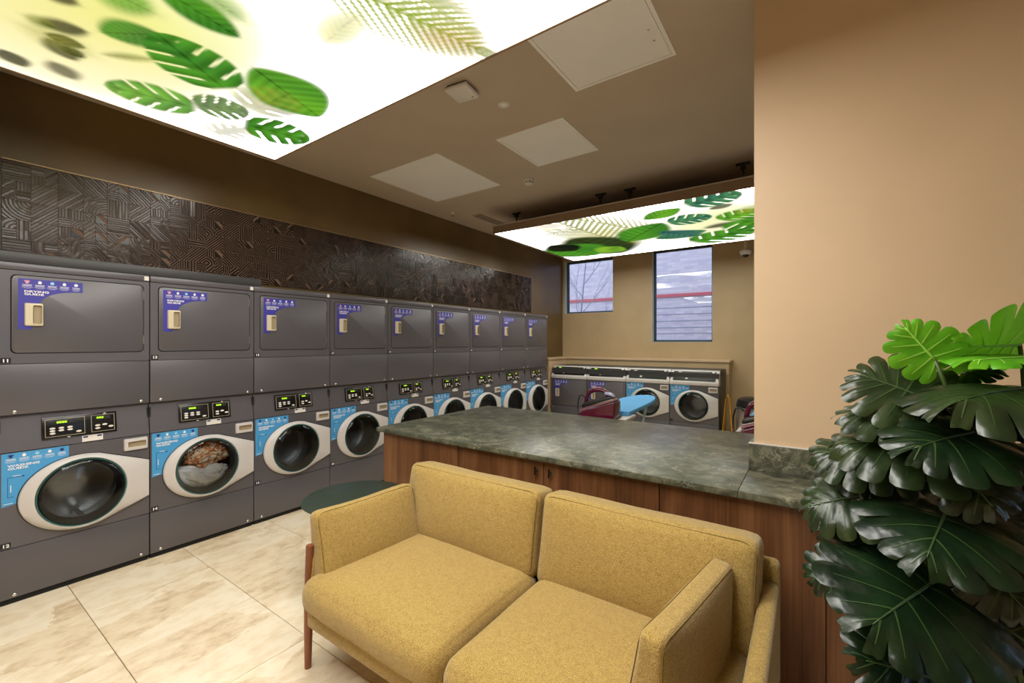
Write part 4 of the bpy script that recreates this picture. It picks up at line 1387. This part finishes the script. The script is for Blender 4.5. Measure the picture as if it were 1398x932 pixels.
r = tag(empty('wifi_unit', (p.x, p.y, ZC), math.radians(8)), 'small white rounded square unit on the ceiling beside the near light box', 'ceiling unit')
bm = bmesh.new(); bx(bm, -0.085, 0.085, -0.085, 0.085, -0.042, -0.012, 0.012, 3); c_ = obj('cover', bm, M_WHITE, r, smooth=True)
bm = bmesh.new(); bx(bm, -0.07, 0.07, -0.07, 0.07, -0.012, -0.0005); obj('mount', bm, M_GREY2, r)
bm = bmesh.new(); lathe(bm, [(0.006, -0.0425), (0.005, -0.0435), (0, -0.0435)], 10, 0, (0.05, 0.05, 0)); obj('status_light', bm, M_GREY2, r)
p = at_z(688, 143, 3.2)
r = tag(empty('ceiling_sensor', (p.x, p.y, ZC)), 'small flush white ring sensor near the middle of the ceiling', 'sensor')
bm = bmesh.new(); lathe(bm, [(0.022, -0.004), (0.026, -0.007), (0.04, -0.004), (0.042, -0.0005)], 24); 
for f in [f for f in bm.faces if len(f.verts) > 4]: bm.faces.remove(f)
obj('ring', bm, M_WHITE, r, smooth=True)
bm = bmesh.new(); lathe(bm, [(0, -0.003), (0.022, -0.003), (0.022, -0.0005)], 20); obj('lens', bm, M_HATCH, r, smooth=True)
p = at_z(722, 245, 3.2)
r = tag(empty('smoke_detector', (p.x, p.y, ZC)), 'round white smoke detector on the ceiling before the far light box', 'smoke detector')
bm = bmesh.new(); lathe(bm, [(0.055, -0.0005), (0.055, -0.02), (0.05, -0.024)], 28); obj('base', bm, M_WHITE, r, smooth=True)
bm = bmesh.new(); lathe(bm, [(0.045, -0.024), (0.045, -0.045), (0.036, -0.052), (0, -0.052)], 28); obj('chamber', bm, M_WHITE, r, smooth=True)
for k in range(8):
    a = 2 * PI * k / 8
    bm = bmesh.new(); bx(bm, -0.009, 0.009, -0.0458, -0.0445, -0.040, -0.030)
    o = obj('vent_slot', bm, M_BLACK, r); o.rotation_euler = (0, 0, a)
p = at_z(618, 290, 3.2)
r = tag(empty('sprinkler_head', (p.x, p.y, ZC)), 'tiny sprinkler head on the ceiling near the left wall', 'sprinkler')
bm = bmesh.new(); lathe(bm, [(0.03, -0.0005), (0.028, -0.006), (0.01, -0.008), (0.008, -0.03), (0, -0.03)], 18); obj('rosette', bm, M_WHITE, r, smooth=True)
bm = bmesh.new(); lathe(bm, [(0, -0.045), (0.018, -0.045), (0.018, -0.042), (0.005, -0.040), (0.005, -0.03)], 14); obj('deflector', bm, M_SCREW, r, smooth=True)
r = tag(empty('air_grille', (-3.66, 4.72, ZC)), 'linear slot air grille in the ceiling near the left wall', 'air vent')
bm = bmesh.new()
for q in ((-0.075, 0.075, -0.33, -0.315), (-0.075, 0.075, 0.315, 0.33), (-0.075, -0.062, -0.315, 0.315), (0.062, 0.075, -0.315, 0.315)):
    bx(bm, q[0], q[1], q[2], q[3], -0.008, -0.0005)
obj('frame', bm, M_CEIL, r)
bm = bmesh.new(); bx(bm, -0.062, 0.062, -0.315, 0.315, -0.002, -0.0005); obj('dark_slot', bm, M_DARK, r)
for x in (-0.034, 0.0, 0.034):
    bm = bmesh.new(); bx(bm, x - 0.006, x + 0.006, -0.315, 0.315, -0.008, -0.002); obj('slat', bm, M_CEIL, r)
# dome camera on a drop pipe
p = at(1018, 345, 6.45)
r = tag(empty('dome_camera', (p.x, p.y, ZC)), 'white dome security camera on a drop pipe by the column', 'security camera')
zd = p.z - ZC
bm = bmesh.new(); lathe(bm, [(0.045, -0.0005), (0.045, -0.015), (0.022, -0.02), (0.022, zd + 0.05), (0, zd + 0.05)], 20); obj('drop_pipe', bm, M_WHITE, r, smooth=True)
bm = bmesh.new(); lathe(bm, [(0.03, zd + 0.05), (0.078, zd + 0.03), (0.08, zd), (0.06, zd - 0.03), (0, zd - 0.03)], 28); obj('housing', bm, M_WHITE, r, smooth=True)
bm = bmesh.new(); lathe(bm, [(0.042, zd - 0.03), (0.038, zd - 0.05), (0.022, zd - 0.066), (0, zd - 0.07)], 24); obj('dome', bm, M_RUBBER, r, smooth=True)

# ================================================================== IRONING STATIONS
def iron_station(base, rz, label_board, label_iron):
    """ironing board (local x to the right of it, local y along the board) and the steam iron on its tray"""
    ZT = 0.90
    b = tag(empty('ironing_board', base, rz), label_board, 'ironing board', 'ironing boards behind the counter')
    # padded top: straight near end, tapering to a rounded nose
    n = 16
    def half(t):
        return 0.185 * (1 - 0.0 * t) if t < 0.45 else 0.185 * math.sqrt(max(0.0, 1 - ((t - 0.45) / 0.55) ** 2.2))
    L0, L1 = 0.30, 1.66
    bm = bmesh.new()
    pts = []
    for k in range(n + 1):
        t = k / n
        pts.append((half(t), L0 + (L1 - L0) * t))
    outl = pts + [(-x, y) for x, y in reversed(pts[:-1])]
    top = [bm.verts.new((x, y, ZT)) for x, y in outl]; mid = [bm.verts.new((x * 1.02, y, ZT - 0.012)) for x, y in outl]; bot = [bm.verts.new((x, y, ZT - 0.035)) for x, y in outl]
    bm.faces.new(top); bm.faces.new(list(reversed(bot)))
    for P, Q in ((top, mid), (mid, bot)):
        for k in range(len(outl)):
            bm.faces.new((P[k], P[(k + 1) % len(outl)], Q[(k + 1) % len(outl)], Q[k]))
    obj('cover', bm, M_BOARD, b)
    bm = bmesh.new(); bx(bm, -0.215, 0.215, -0.06, 0.42, ZT - 0.062, ZT - 0.037, 0.006, 2); obj('iron_tray', bm, M_WHITEMETAL, b, smooth=True)
    for x0 in (0.10, -0.205):
        bm = bmesh.new(); bx(bm, x0, x0 + 0.105, 0.34, 0.36, ZT - 0.18, ZT - 0.063, 0.003, 1)
        obj('tray_bracket', bm, M_WHITEMETAL, b, smooth=True)
    for s in (-1, 1):
        bm = bmesh.new()
        tube(bm, [(s * 0.16, 0.25, ZT - 0.063), (s * 0.19, 1.15, 0.016)], 0.012, 8); obj('leg', bm, M_WHITEMETAL, b, smooth=True)
        bm = bmesh.new()
        tube(bm, [(s * 0.12, 1.15, ZT - 0.036), (s * 0.15, 0.25, 0.016)], 0.012, 8); obj('leg', bm, M_WHITEMETAL, b, smooth=True)
    for y in (0.25, 1.15):
        bm = bmesh.new(); tube(bm, [(-0.22, y, 0.013), (0.22, y, 0.013)], 0.012, 8); obj('foot_bar', bm, M_WHITEMETAL, b, smooth=True)
    # steam generator iron; its long axis lies across the board (local x)
    Rz = Matrix.Rotation(rz, 4, 'Z')
    ip = Vector(base) + (Rz @ Vector((-0.02, 0.095, 0)))
    it = tag(empty('steam_iron', (ip.x, ip.y, ZT - 0.037), rz), label_iron, 'steam iron', 'steam generator irons')
    def extr(name, pr, hw, m, par, bev=0.012, top_in=0.0):
        q = bmesh.new()
        zs = [z for x, z in pr]
        z0, z1 = min(zs), max(zs)
        P = [q.verts.new((x, -hw * (1 - top_in * (z - z0) / (z1 - z0)), z)) for x, z in pr]
        Q = [q.verts.new((x, hw * (1 - top_in * (z - z0) / (z1 - z0)), z)) for x, z in pr]
        q.faces.new(P); q.faces.new(list(reversed(Q)))
        for k in range(len(pr)):
            q.faces.new((P[k], P[(k + 1) % len(pr)], Q[(k + 1) % len(pr)], Q[k]))
        bmesh.ops.recalc_face_normals(q, faces=q.faces)
        if bev:
            bmesh.ops.bevel(q, geom=list(q.edges), offset=bev, segments=3, affect='EDGES', profile=0.5, clamp_overlap=True)
        return obj(name, q, m, par, smooth='all')
    tank = extr('water_tank', [(-0.145, 0.0), (0.165, 0.0), (0.17, 0.02), (0.172, 0.15), (0.155, 0.156), (-0.02, 0.092), (-0.115, 0.055), (-0.15, 0.03)], 0.098, M_MAROON, it, 0.014, 0.18)
    extr('base_skirt', [(-0.15, -0.0), (0.172, -0.0), (0.176, 0.014), (-0.152, 0.014)], 0.102, M_IRONBLK, tank, 0.004)
    extr('rest_plate', [(-0.135, 0.055), (0.165, 0.160), (0.162, 0.170), (-0.14, 0.066)], 0.088, M_MAUVE, it, 0.003)
    extr('soleplate', [(-0.13, 0.070), (0.150, 0.168), (0.145, 0.176), (-0.135, 0.078)], 0.055, M_INOX, it, 0.003)
    body = extr('iron_body', [(-0.135, 0.078), (0.148, 0.176), (0.120, 0.198), (0.06, 0.186), (-0.04, 0.150), (-0.11, 0.130), (-0.14, 0.105)], 0.048, M_IRONBLK, it, 0.012, 0.35)
    q = bmesh.new()
    tube(q, [(-0.115, 0, 0.115), (-0.108, 0, 0.160), (-0.088, 0, 0.205), (-0.045, 0, 0.232), (0.01, 0, 0.240), (0.055, 0, 0.232), (0.085, 0, 0.210), (0.095, 0, 0.180)], [0.018, 0.017, 0.017, 0.018, 0.019, 0.02, 0.022, 0.022], 12)
    obj('handle', q, M_MAROON, it, smooth='all')
    q = bmesh.new()
    tube(q, [(-0.09, 0, 0.222), (-0.045, 0, 0.249), (0.01, 0, 0.257), (0.05, 0, 0.25)], [0.008, 0.011, 0.011, 0.008], 8)
    obj('handle_grip', q, M_MAUVE, it, smooth='all')
    extr('nose_cap', [(0.065, 0.205), (0.12, 0.196), (0.15, 0.184), (0.128, 0.215), (0.085, 0.228), (0.06, 0.226)], 0.034, M_LILAC, it, 0.008, 0.3)
    q = bmesh.new()
    tube(q, [(-0.128, 0.01, 0.165), (-0.155, 0.02, 0.185), (-0.185, 0.03, 0.175), (-0.20, 0.03, 0.12), (-0.20, 0.02, 0.05), (-0.19, 0.0, 0.012), (-0.14, 0.0, 0.012)], 0.006, 8)
    obj('steam_hose', q, M_IRONBLK, it, smooth='all')
    return b
iron_station((-1.51, 3.40, 0), math.radians(3), 'light blue ironing board pointing at the back row washers', 'maroon steam iron on the white tray just behind the marble worktop')
iron_station((-0.26, 3.34, 0), math.radians(0), 'ironing board with white tray behind the column edge', 'maroon steam iron half hidden by the column edge')

# ================================================================== BACK CORNER THINGS
sg = tag(empty('floor_sign', (-1.035, 6.98, 0), PI / 2), 'yellow A-frame floor sign beside the rightmost back washer', 'floor sign')
for s in (-1, 1):
    bm = bmesh.new()
    V = []
    for y_, z in ((s * 0.075, 0.0), (s * 0.016, 0.70)):
        hw = 0.055 if z > 0.1 else 0.10
        for x in (-hw, hw):
            for th in (0, 0.012):
                V.append(bm.verts.new((x, y_ + th * s, z)))
    for q in ((0, 1, 3, 2), (4, 5, 7, 6), (0, 1, 5, 4), (2, 3, 7, 6), (0, 2, 6, 4), (1, 3, 7, 5)):
        bm.faces.new([V[i] for i in q])
    obj('sign_panel', bm, M_YELLOW, sg)
bm = bmesh.new(); tube(bm, [(-0.05, -0.02, 0.70), (-0.045, 0, 0.745), (0.045, 0, 0.745), (0.05, 0.02, 0.70)], 0.011, 8); obj('carry_handle', bm, M_YELLOW, sg, smooth=True)
bn = tag(empty('waste_bin', (-0.66, 6.45, 0)), 'brushed steel waste bin behind the half hidden steam iron', 'waste bin')
bm = bmesh.new(); lathe(bm, [(0.0, 0.0), (0.19, 0.0), (0.195, 0.02), (0.195, 0.66), (0, 0.66)], 36); obj('body', bm, M_INOX, bn, smooth=True)
bm = bmesh.new(); lathe(bm, [(0.198, 0.661), (0.198, 0.70), (0.18, 0.76), (0.12, 0.79), (0, 0.795)], 36); obj('lid', bm, M_IRONBLK, bn, smooth=True)
bm = bmesh.new(); bx(bm, -0.05, 0.05, -0.25, -0.19, 0.012, 0.028, 0.004, 1); obj('pedal', bm, M_IRONBLK, bn)

# ================================================================== OUTSIDE
struct(box('ground_outside', -16, 12, YB + 0.3, 16, -0.2, -0.05, M_PAVE))
bd = tag(empty('brick_building', (-4, 12.2, -0.05)), 'red brown brick building seen through the back windows', 'building')
bm = bmesh.new(); bx(bm, -10, 10, 0, 0.4, 0, 9.0); obj('facade', bm, M_BRICK, bd)
bm = bmesh.new(); bx(bm, -10, 10, -0.05, -0.001, 2.80, 2.88); obj('string_course', bm, M_REDBAND, bd)
for z in (1.45, 1.62, 1.8, 1.96, 2.14, 2.32, 2.5):
    bm = bmesh.new(); bx(bm, -10, 10, -0.012, -0.001, z, z + 0.016); obj('brick_ledge', bm, mat('ledge_grey', (150, 142, 152), 0.8), bd)
tr = tag(empty('bare_tree', (-5.15, 10.4, -0.05)), 'leafless thin tree outside the left back window', 'tree')
bmt = bmesh.new(); tube(bmt, [(0, 0, 0), (0.05, 0, 1.2), (0.1, 0, 2.4), (0.2, 0.05, 3.6), (0.25, 0, 5.0)], [0.04, 0.03, 0.022, 0.014, 0.006], 8); obj('trunk', bmt, M_BARK, tr, smooth=True)
def twig(bm, p, d, L, r_, dep):
    q = p + d * L
    mid = p.lerp(q, 0.5) + Vector((R.uniform(-1, 1), R.uniform(-1, 1), R.uniform(-0.5, 1))) * L * 0.06
    tube(bm, [p, mid, q], [r_, r_ * 0.8, r_ * 0.5], 5)
    if dep:
        for k in range(3):
            dd = (d + Vector((R.uniform(-0.7, 0.7), R.uniform(-0.5, 0.5), R.uniform(-0.1, 0.6)))).normalized()
            twig(bm, p.lerp(q, 0.4 + 0.3 * k), dd, L * R.uniform(0.45, 0.65), r_ * 0.55, dep - 1)
for k in range(9):
    bm = bmesh.new()
    a = k * 2.4
    twig(bm, Vector((0.05 + 0.03 * k, 0, 1.2 + 0.38 * k)), Vector((math.cos(a) * 0.9, math.sin(a) * 0.4, 0.8)).normalized(), 1.3 - 0.06 * k, 0.011, 3)
    obj('branch', bm, M_BARK, tr, smooth=True)

# ================================================================== MONSTERA
def leaf_mesh(L, W, lobes, cut, gap, curl, fold, mats, seed, back=0.32):
    """leaf in the xy plane, petiole joint at the origin, tip along +y, upper side +z"""
    rr = random.Random(seed)
    bm = bmesh.new()
    NT, NS = 9, 5
    K = lobes
    tot = 0
    def pos(side, s, t, wj):
        # s 0 (basal lobe) .. 1 (tip);  t 0 midrib .. 1 margin
        yb = L * max(0.0, (s - 0.12) / 0.88) ** 1.15 * 0.80
        ang = math.radians(150 - 132 * s ** 0.75)       # direction of the rib from the tip axis
        ln = W * (0.62 + 0.55 * math.sin(PI * min(1, s * 1.05 + 0.05)) ** 0.8) * (1 - 0.45 * s ** 3) * wj
        x = side * math.sin(ang) * ln * t
        y = yb + math.cos(ang) * ln * t
        return x, y
    for side in (-1, 1):
        for k in range(K):
            s0, s1 = k / K, (k + 1) / K
            sc = (s0 + s1) / 2
            wj = rr.uniform(0.93, 1.06)
            tc = cut + rr.uniform(-0.06, 0.22)
            g = gap * (0.55 if k == 0 else 1.0) * rr.uniform(0.7, 1.25)
            rows = []
            for i in range(NS + 1):
                f = -1 + 2 * i / NS
                col = []
                for j in range(NT + 1):
                    t = j / NT
                    sh = min(1, max(0, (t - tc) / (1 - tc)))
                    nar = 1 - g * (sh ** 0.6 if sh > 0 else 0)
                    if t > 0.93 and K > 1:
                        nar *= 0.9
                    s = sc + f * (s1 - s0) / 2 * nar
                    te = t * (1 - 0.10 * abs(f) ** 3 * sh)
                    x, y = pos(side, s, te, 1 + (wj - 1) * sh)
                    r_ = math.hypot(x, y - L * 0.3)
                    z = -curl * (t ** 2) * W * 0.55 - 0.25 * curl * (max(0, y) / L) ** 2 * L + fold * abs(x)
                    z += 0.045 * W * (1 - abs(f) ** 2) * t * (1.2 - t) * 1.6       # quilted between the cuts
                    z += 0.02 * W * math.sin(7 * s + 5 * t + seed) * t
                    col.append(bm.verts.new((x, y, z)))
                rows.append(col)
            for i in range(NS):
                for j in range(NT):
                    vs = (rows[i][j], rows[i + 1][j], rows[i + 1][j + 1], rows[i][j + 1])
                    fc = bm.faces.new(vs if side < 0 else tuple(reversed(vs)))
                    fc.material_index = 0
            # rib of the lobe
            i = NS // 2
            rib = []
            for j in range(0, NT - 1):
                p = (rows[i][j].co + rows[i + 1][j].co) / 2
                rib.append(p + Vector((0, 0, 0.0012)))
            for q in range(len(rib) - 1):
                wv = 0.0016 * (1 - q / len(rib)) + 0.0004
                d = (rib[q + 1] - rib[q])
                if d.length < 1e-6:
                    continue
                n_ = Vector((-d.y, d.x, 0)).normalized() * wv
                vv = [bm.verts.new(rib[q] - n_), bm.verts.new(rib[q + 1] - n_), bm.verts.new(rib[q + 1] + n_), bm.verts.new(rib[q] + n_)]
                fc = bm.faces.new(vv); fc.material_index = 1
    pts = []
    for q in range(8):
        yb = L * 0.80 * q / 7
        pts.append((0, yb, -0.25 * curl * (yb / L) ** 2 * L + 0.001))
    tube(bm, pts, [0.0035 - 0.0003 * q for q in range(8)], 5, 1)
    bmesh.ops.remove_doubles(bm, verts=[v for v in bm.verts], dist=0.0003)
    me = bpy.data.meshes.new('leaf')
    bm.to_mesh(me); bm.free()
    for m in mats:
        me.materials.append(m)
    me.polygons.foreach_set('use_smooth', [True] * len(me.polygons))
    return me
POT = Vector((0.36, 1.42, 0))
plant = tag(empty('potted_monstera', POT), 'large monstera plant with glossy split leaves at the right edge', 'plant')
bm = bmesh.new(); lathe(bm, [(0, 0), (0.13, 0), (0.15, 0.01), (0.19, 0.36), (0.185, 0.375), (0.17, 0.37), (0.165, 0.33), (0, 0.33)], 36); obj('pot', bm, M_POT, plant, smooth=True)
bm = bmesh.new(); lathe(bm, [(0, 0.345), (0.166, 0.335), (0.166, 0.331), (0, 0.331)], 30); obj('soil', bm, M_SOIL, plant, smooth=True)
CAMV = Vector((0, 0, CAM_H))
def leaf(base_px, tip_px, db, dt, width, nrm, mk='d', curl=0.35, fold=0.06, lobes=6, cut=0.54, gap=0.13, stem=True, seed=None):
    b = at(*base_px, db); t = at(*tip_px, dt)
    d = t - b
    L = d.length
    T = d.normalized()
    N = Vector(nrm)
    N = (N - T * N.dot(T)).normalized()
    Xv = T.cross(N)
    seed = seed if seed is not None else R.randint(1, 9999)
    mats = {'d': [M_LEAF, M_VEIN], 'm': [M_LEAFM, M_VEIN], 'b': [M_LEAFB, M_VEINB], 'y': [M_LEAFY, M_VEIN]}[mk]
    me = leaf_mesh(L, L * width, lobes, cut, gap, curl, fold, mats, seed)
    o = inst('leaf', me, plant)
    Mx = Matrix((Xv, T, N)).transposed().to_4x4()
    Mx.translation = b - POT
    o.matrix_basis = Mx
    if stem:
        a = R.uniform(0, 2 * PI); rad = R.uniform(0.02, 0.09)
        p0 = Vector((rad * math.cos(a), rad * math.sin(a), 0.335))
        p3 = b - POT
        h = p3.z - p0.z
        p1 = p0 + Vector((p3.x * 0.05, p3.y * 0.05, h * 0.5)); p2 = p3 - T * 0.05 + Vector((-p3.x * 0.25, -p3.y * 0.25, -max(0.05, h * 0.14)))
        pts = []
        for k in range(13):
            s = k / 12
            pts.append(p0 * (1 - s) ** 3 + p1 * 3 * s * (1 - s) ** 2 + p2 * 3 * s * s * (1 - s) + p3 * s ** 3)
        bm = bmesh.new(); tube(bm, pts, [0.0075 - 0.0035 * k / 12 for k in range(13)], 7)
        obj('stem', bm, M_STEM, plant, smooth='all')
    return o
VC = Vector((-0.10, -0.95, 0.08))         # towards the camera
UP = Vector((0, 0, 1)); RT = Vector((0.82, 0.57, 0))
# young leaf and two neighbours, backlight put into their lighter green
leaf((1277, 492), (1226, 436), 1.00, 1.03, 0.56, VC + UP * 0.2 + RT * 0.1, 'b', 0.15, 0.02, 6, 0.5, 0.14)
leaf((1392, 470), (1302, 476), 1.02, 0.98, 0.62, UP * -0.55 + VC, 'b', 0.2, 0.05)
leaf((1420, 488), (1306, 488), 0.96, 0.92, 0.5, UP * 1 + VC * 0.12, 'b', 0.2, 0.05)
leaf((1256, 541), (1158, 502), 1.02, 1.12, 0.72, UP * 0.75 + VC * 0.8, 'm', 0.3, 0.05, 7, 0.45, 0.14)
leaf((1400, 530), (1288, 537), 0.92, 0.86, 0.62, UP * 0.9 + VC * 0.3, 'm', 0.5, -0.05)
leaf((1268, 568), (1136, 556), 1.02, 1.10, 0.62, UP * 0.9 + VC * 0.35, 'm', 0.4, 0.02, 7)
leaf((1300, 606), (1122, 594), 0.98, 1.08, 0.55, UP * 0.9 + VC * 0.45, 'm', 0.45, 0.02, 7)
leaf((1330, 590), (1230, 610), 0.92, 0.90, 0.65, UP * 0.8 + VC * 0.5, 'd', 0.4, 0.0)
leaf((1215, 622), (1100, 610), 1.08, 1.16, 0.6, UP * 0.8 + VC * 0.5, 'm', 0.5, 0.0, 7, 0.5)
leaf((1235, 640), (1130, 640), 1.08, 1.12, 0.6, UP * 0.7 + VC * 0.5, 'd', 0.5, 0.0)
leaf((1300, 632), (1372, 704), 0.94, 0.84, 0.62, VC * 0.8 + UP * 0.75, 'd', 0.5, 0.0)
leaf((1180, 676), (1086, 690), 1.10, 1.16, 0.62, UP * 0.7 + VC * 0.6, 'm', 0.5, 0.0, 7, 0.5)
leaf((1190, 712), (1108, 722), 1.12, 1.16, 0.6, UP * 0.6 + VC * 0.6, 'd', 0.5, 0.0)
leaf((1296, 690), (1258, 772), 0.97, 0.84, 0.58, VC * 0.6 + UP * 0.8, 'd', 0.35, 0.0, 6, 0.55, 0.12, seed=41)
leaf((1276, 794), (1172, 862), 0.97, 0.88, 0.60, VC * 0.8 + UP * 0.6, 'd', 0.3, -0.05, 6, 0.55, 0.12, seed=17)
leaf((1160, 778), (1096, 790), 1.12, 1.16, 0.62, VC * 0.9 + UP * 0.5, 'd', 0.4, 0.0)
leaf((1276, 926), (1166, 894), 0.92, 0.92, 0.62, VC * 0.8 + UP * 0.7, 'd', 0.4, 0.0)
leaf((1410, 925), (1320, 905), 1.02, 1.05, 0.8, VC * 0.9 + UP * -0.2, 'y', 0.1, 0.0)
leaf((1340, 566), (1420, 560), 0.98, 0.95, 0.7, UP * 0.8 + VC * 0.5, 'd', 0.4, 0.0)
leaf((1345, 610), (1430, 640), 0.98, 0.92, 0.7, UP * 0.7 + VC * 0.6, 'd', 0.4, 0.0)
leaf((1360, 650), (1440, 610), 1.02, 1.0, 0.7, UP * 0.7 + VC * 0.5, 'd', 0.4, 0.0)
leaf((1340, 770), (1420, 850), 0.94, 0.86, 0.75, VC * 0.9 + UP * 0.5, 'd', 0.4, 0.0)
leaf((1330, 730), (1440, 730), 0.98, 0.92, 0.7, VC * 0.7 + UP * 0.6, 'd', 0.4, 0.0)
leaf((1300, 740), (1225, 760), 1.05, 1.05, 0.7, VC * 0.8 + UP * 0.5, 'd', 0.4, 0.0)
leaf((1330, 800), (1350, 900), 1.04, 1.0, 0.7, VC * 0.9 + UP * 0.4, 'd', 0.4, 0.0)
leaf((1250, 690), (1180, 740), 1.06, 1.08, 0.75, VC * 0.8 + UP * 0.6, 'd', 0.4, 0.0)
leaf((1300, 545), (1250, 590), 1.06, 1.0, 0.75, VC * 0.8 + UP * 0.5, 'd', 0.4, 0.0)
leaf((1320, 510), (1370, 500), 1.05, 1.02, 0.7, UP * 0.9 + VC * 0.3, 'd', 0.4, 0.0)
leaf((1250, 860), (1210, 940), 1.08, 1.06, 0.75, VC * 0.8 + UP * 0.4, 'd', 0.4, 0.0)
leaf((1280, 650), (1200, 690), 1.08, 1.06, 0.7, VC * 0.7 + UP * 0.6, 'd', 0.4, 0.0)
leaf((1320, 690), (1300, 790), 1.12, 1.08, 0.8, VC * 0.8 + UP * 0.4, 'd', 0.4, 0.0)
leaf((1345, 840), (1440, 900), 0.92, 0.86, 0.75, VC * 0.9 + UP * 0.5, 'd', 0.4, 0.0)
leaf((1350, 700), (1450, 780), 0.96, 0.88, 0.75, VC * 0.8 + UP * 0.6, 'd', 0.4, 0.0)
leaf((1310, 850), (1270, 950), 1.02, 0.98, 0.8, VC * 0.9 + UP * 0.4, 'd', 0.4, 0.0)
leaf((1370, 860), (1330, 960), 1.0, 0.96, 0.75, VC * 0.8 + UP * 0.4, 'd', 0.4, 0.0)
leaf((1235, 740), (1160, 690), 1.08, 1.12, 0.7, VC * 0.7 + UP * 0.7, 'd', 0.4, 0.0)
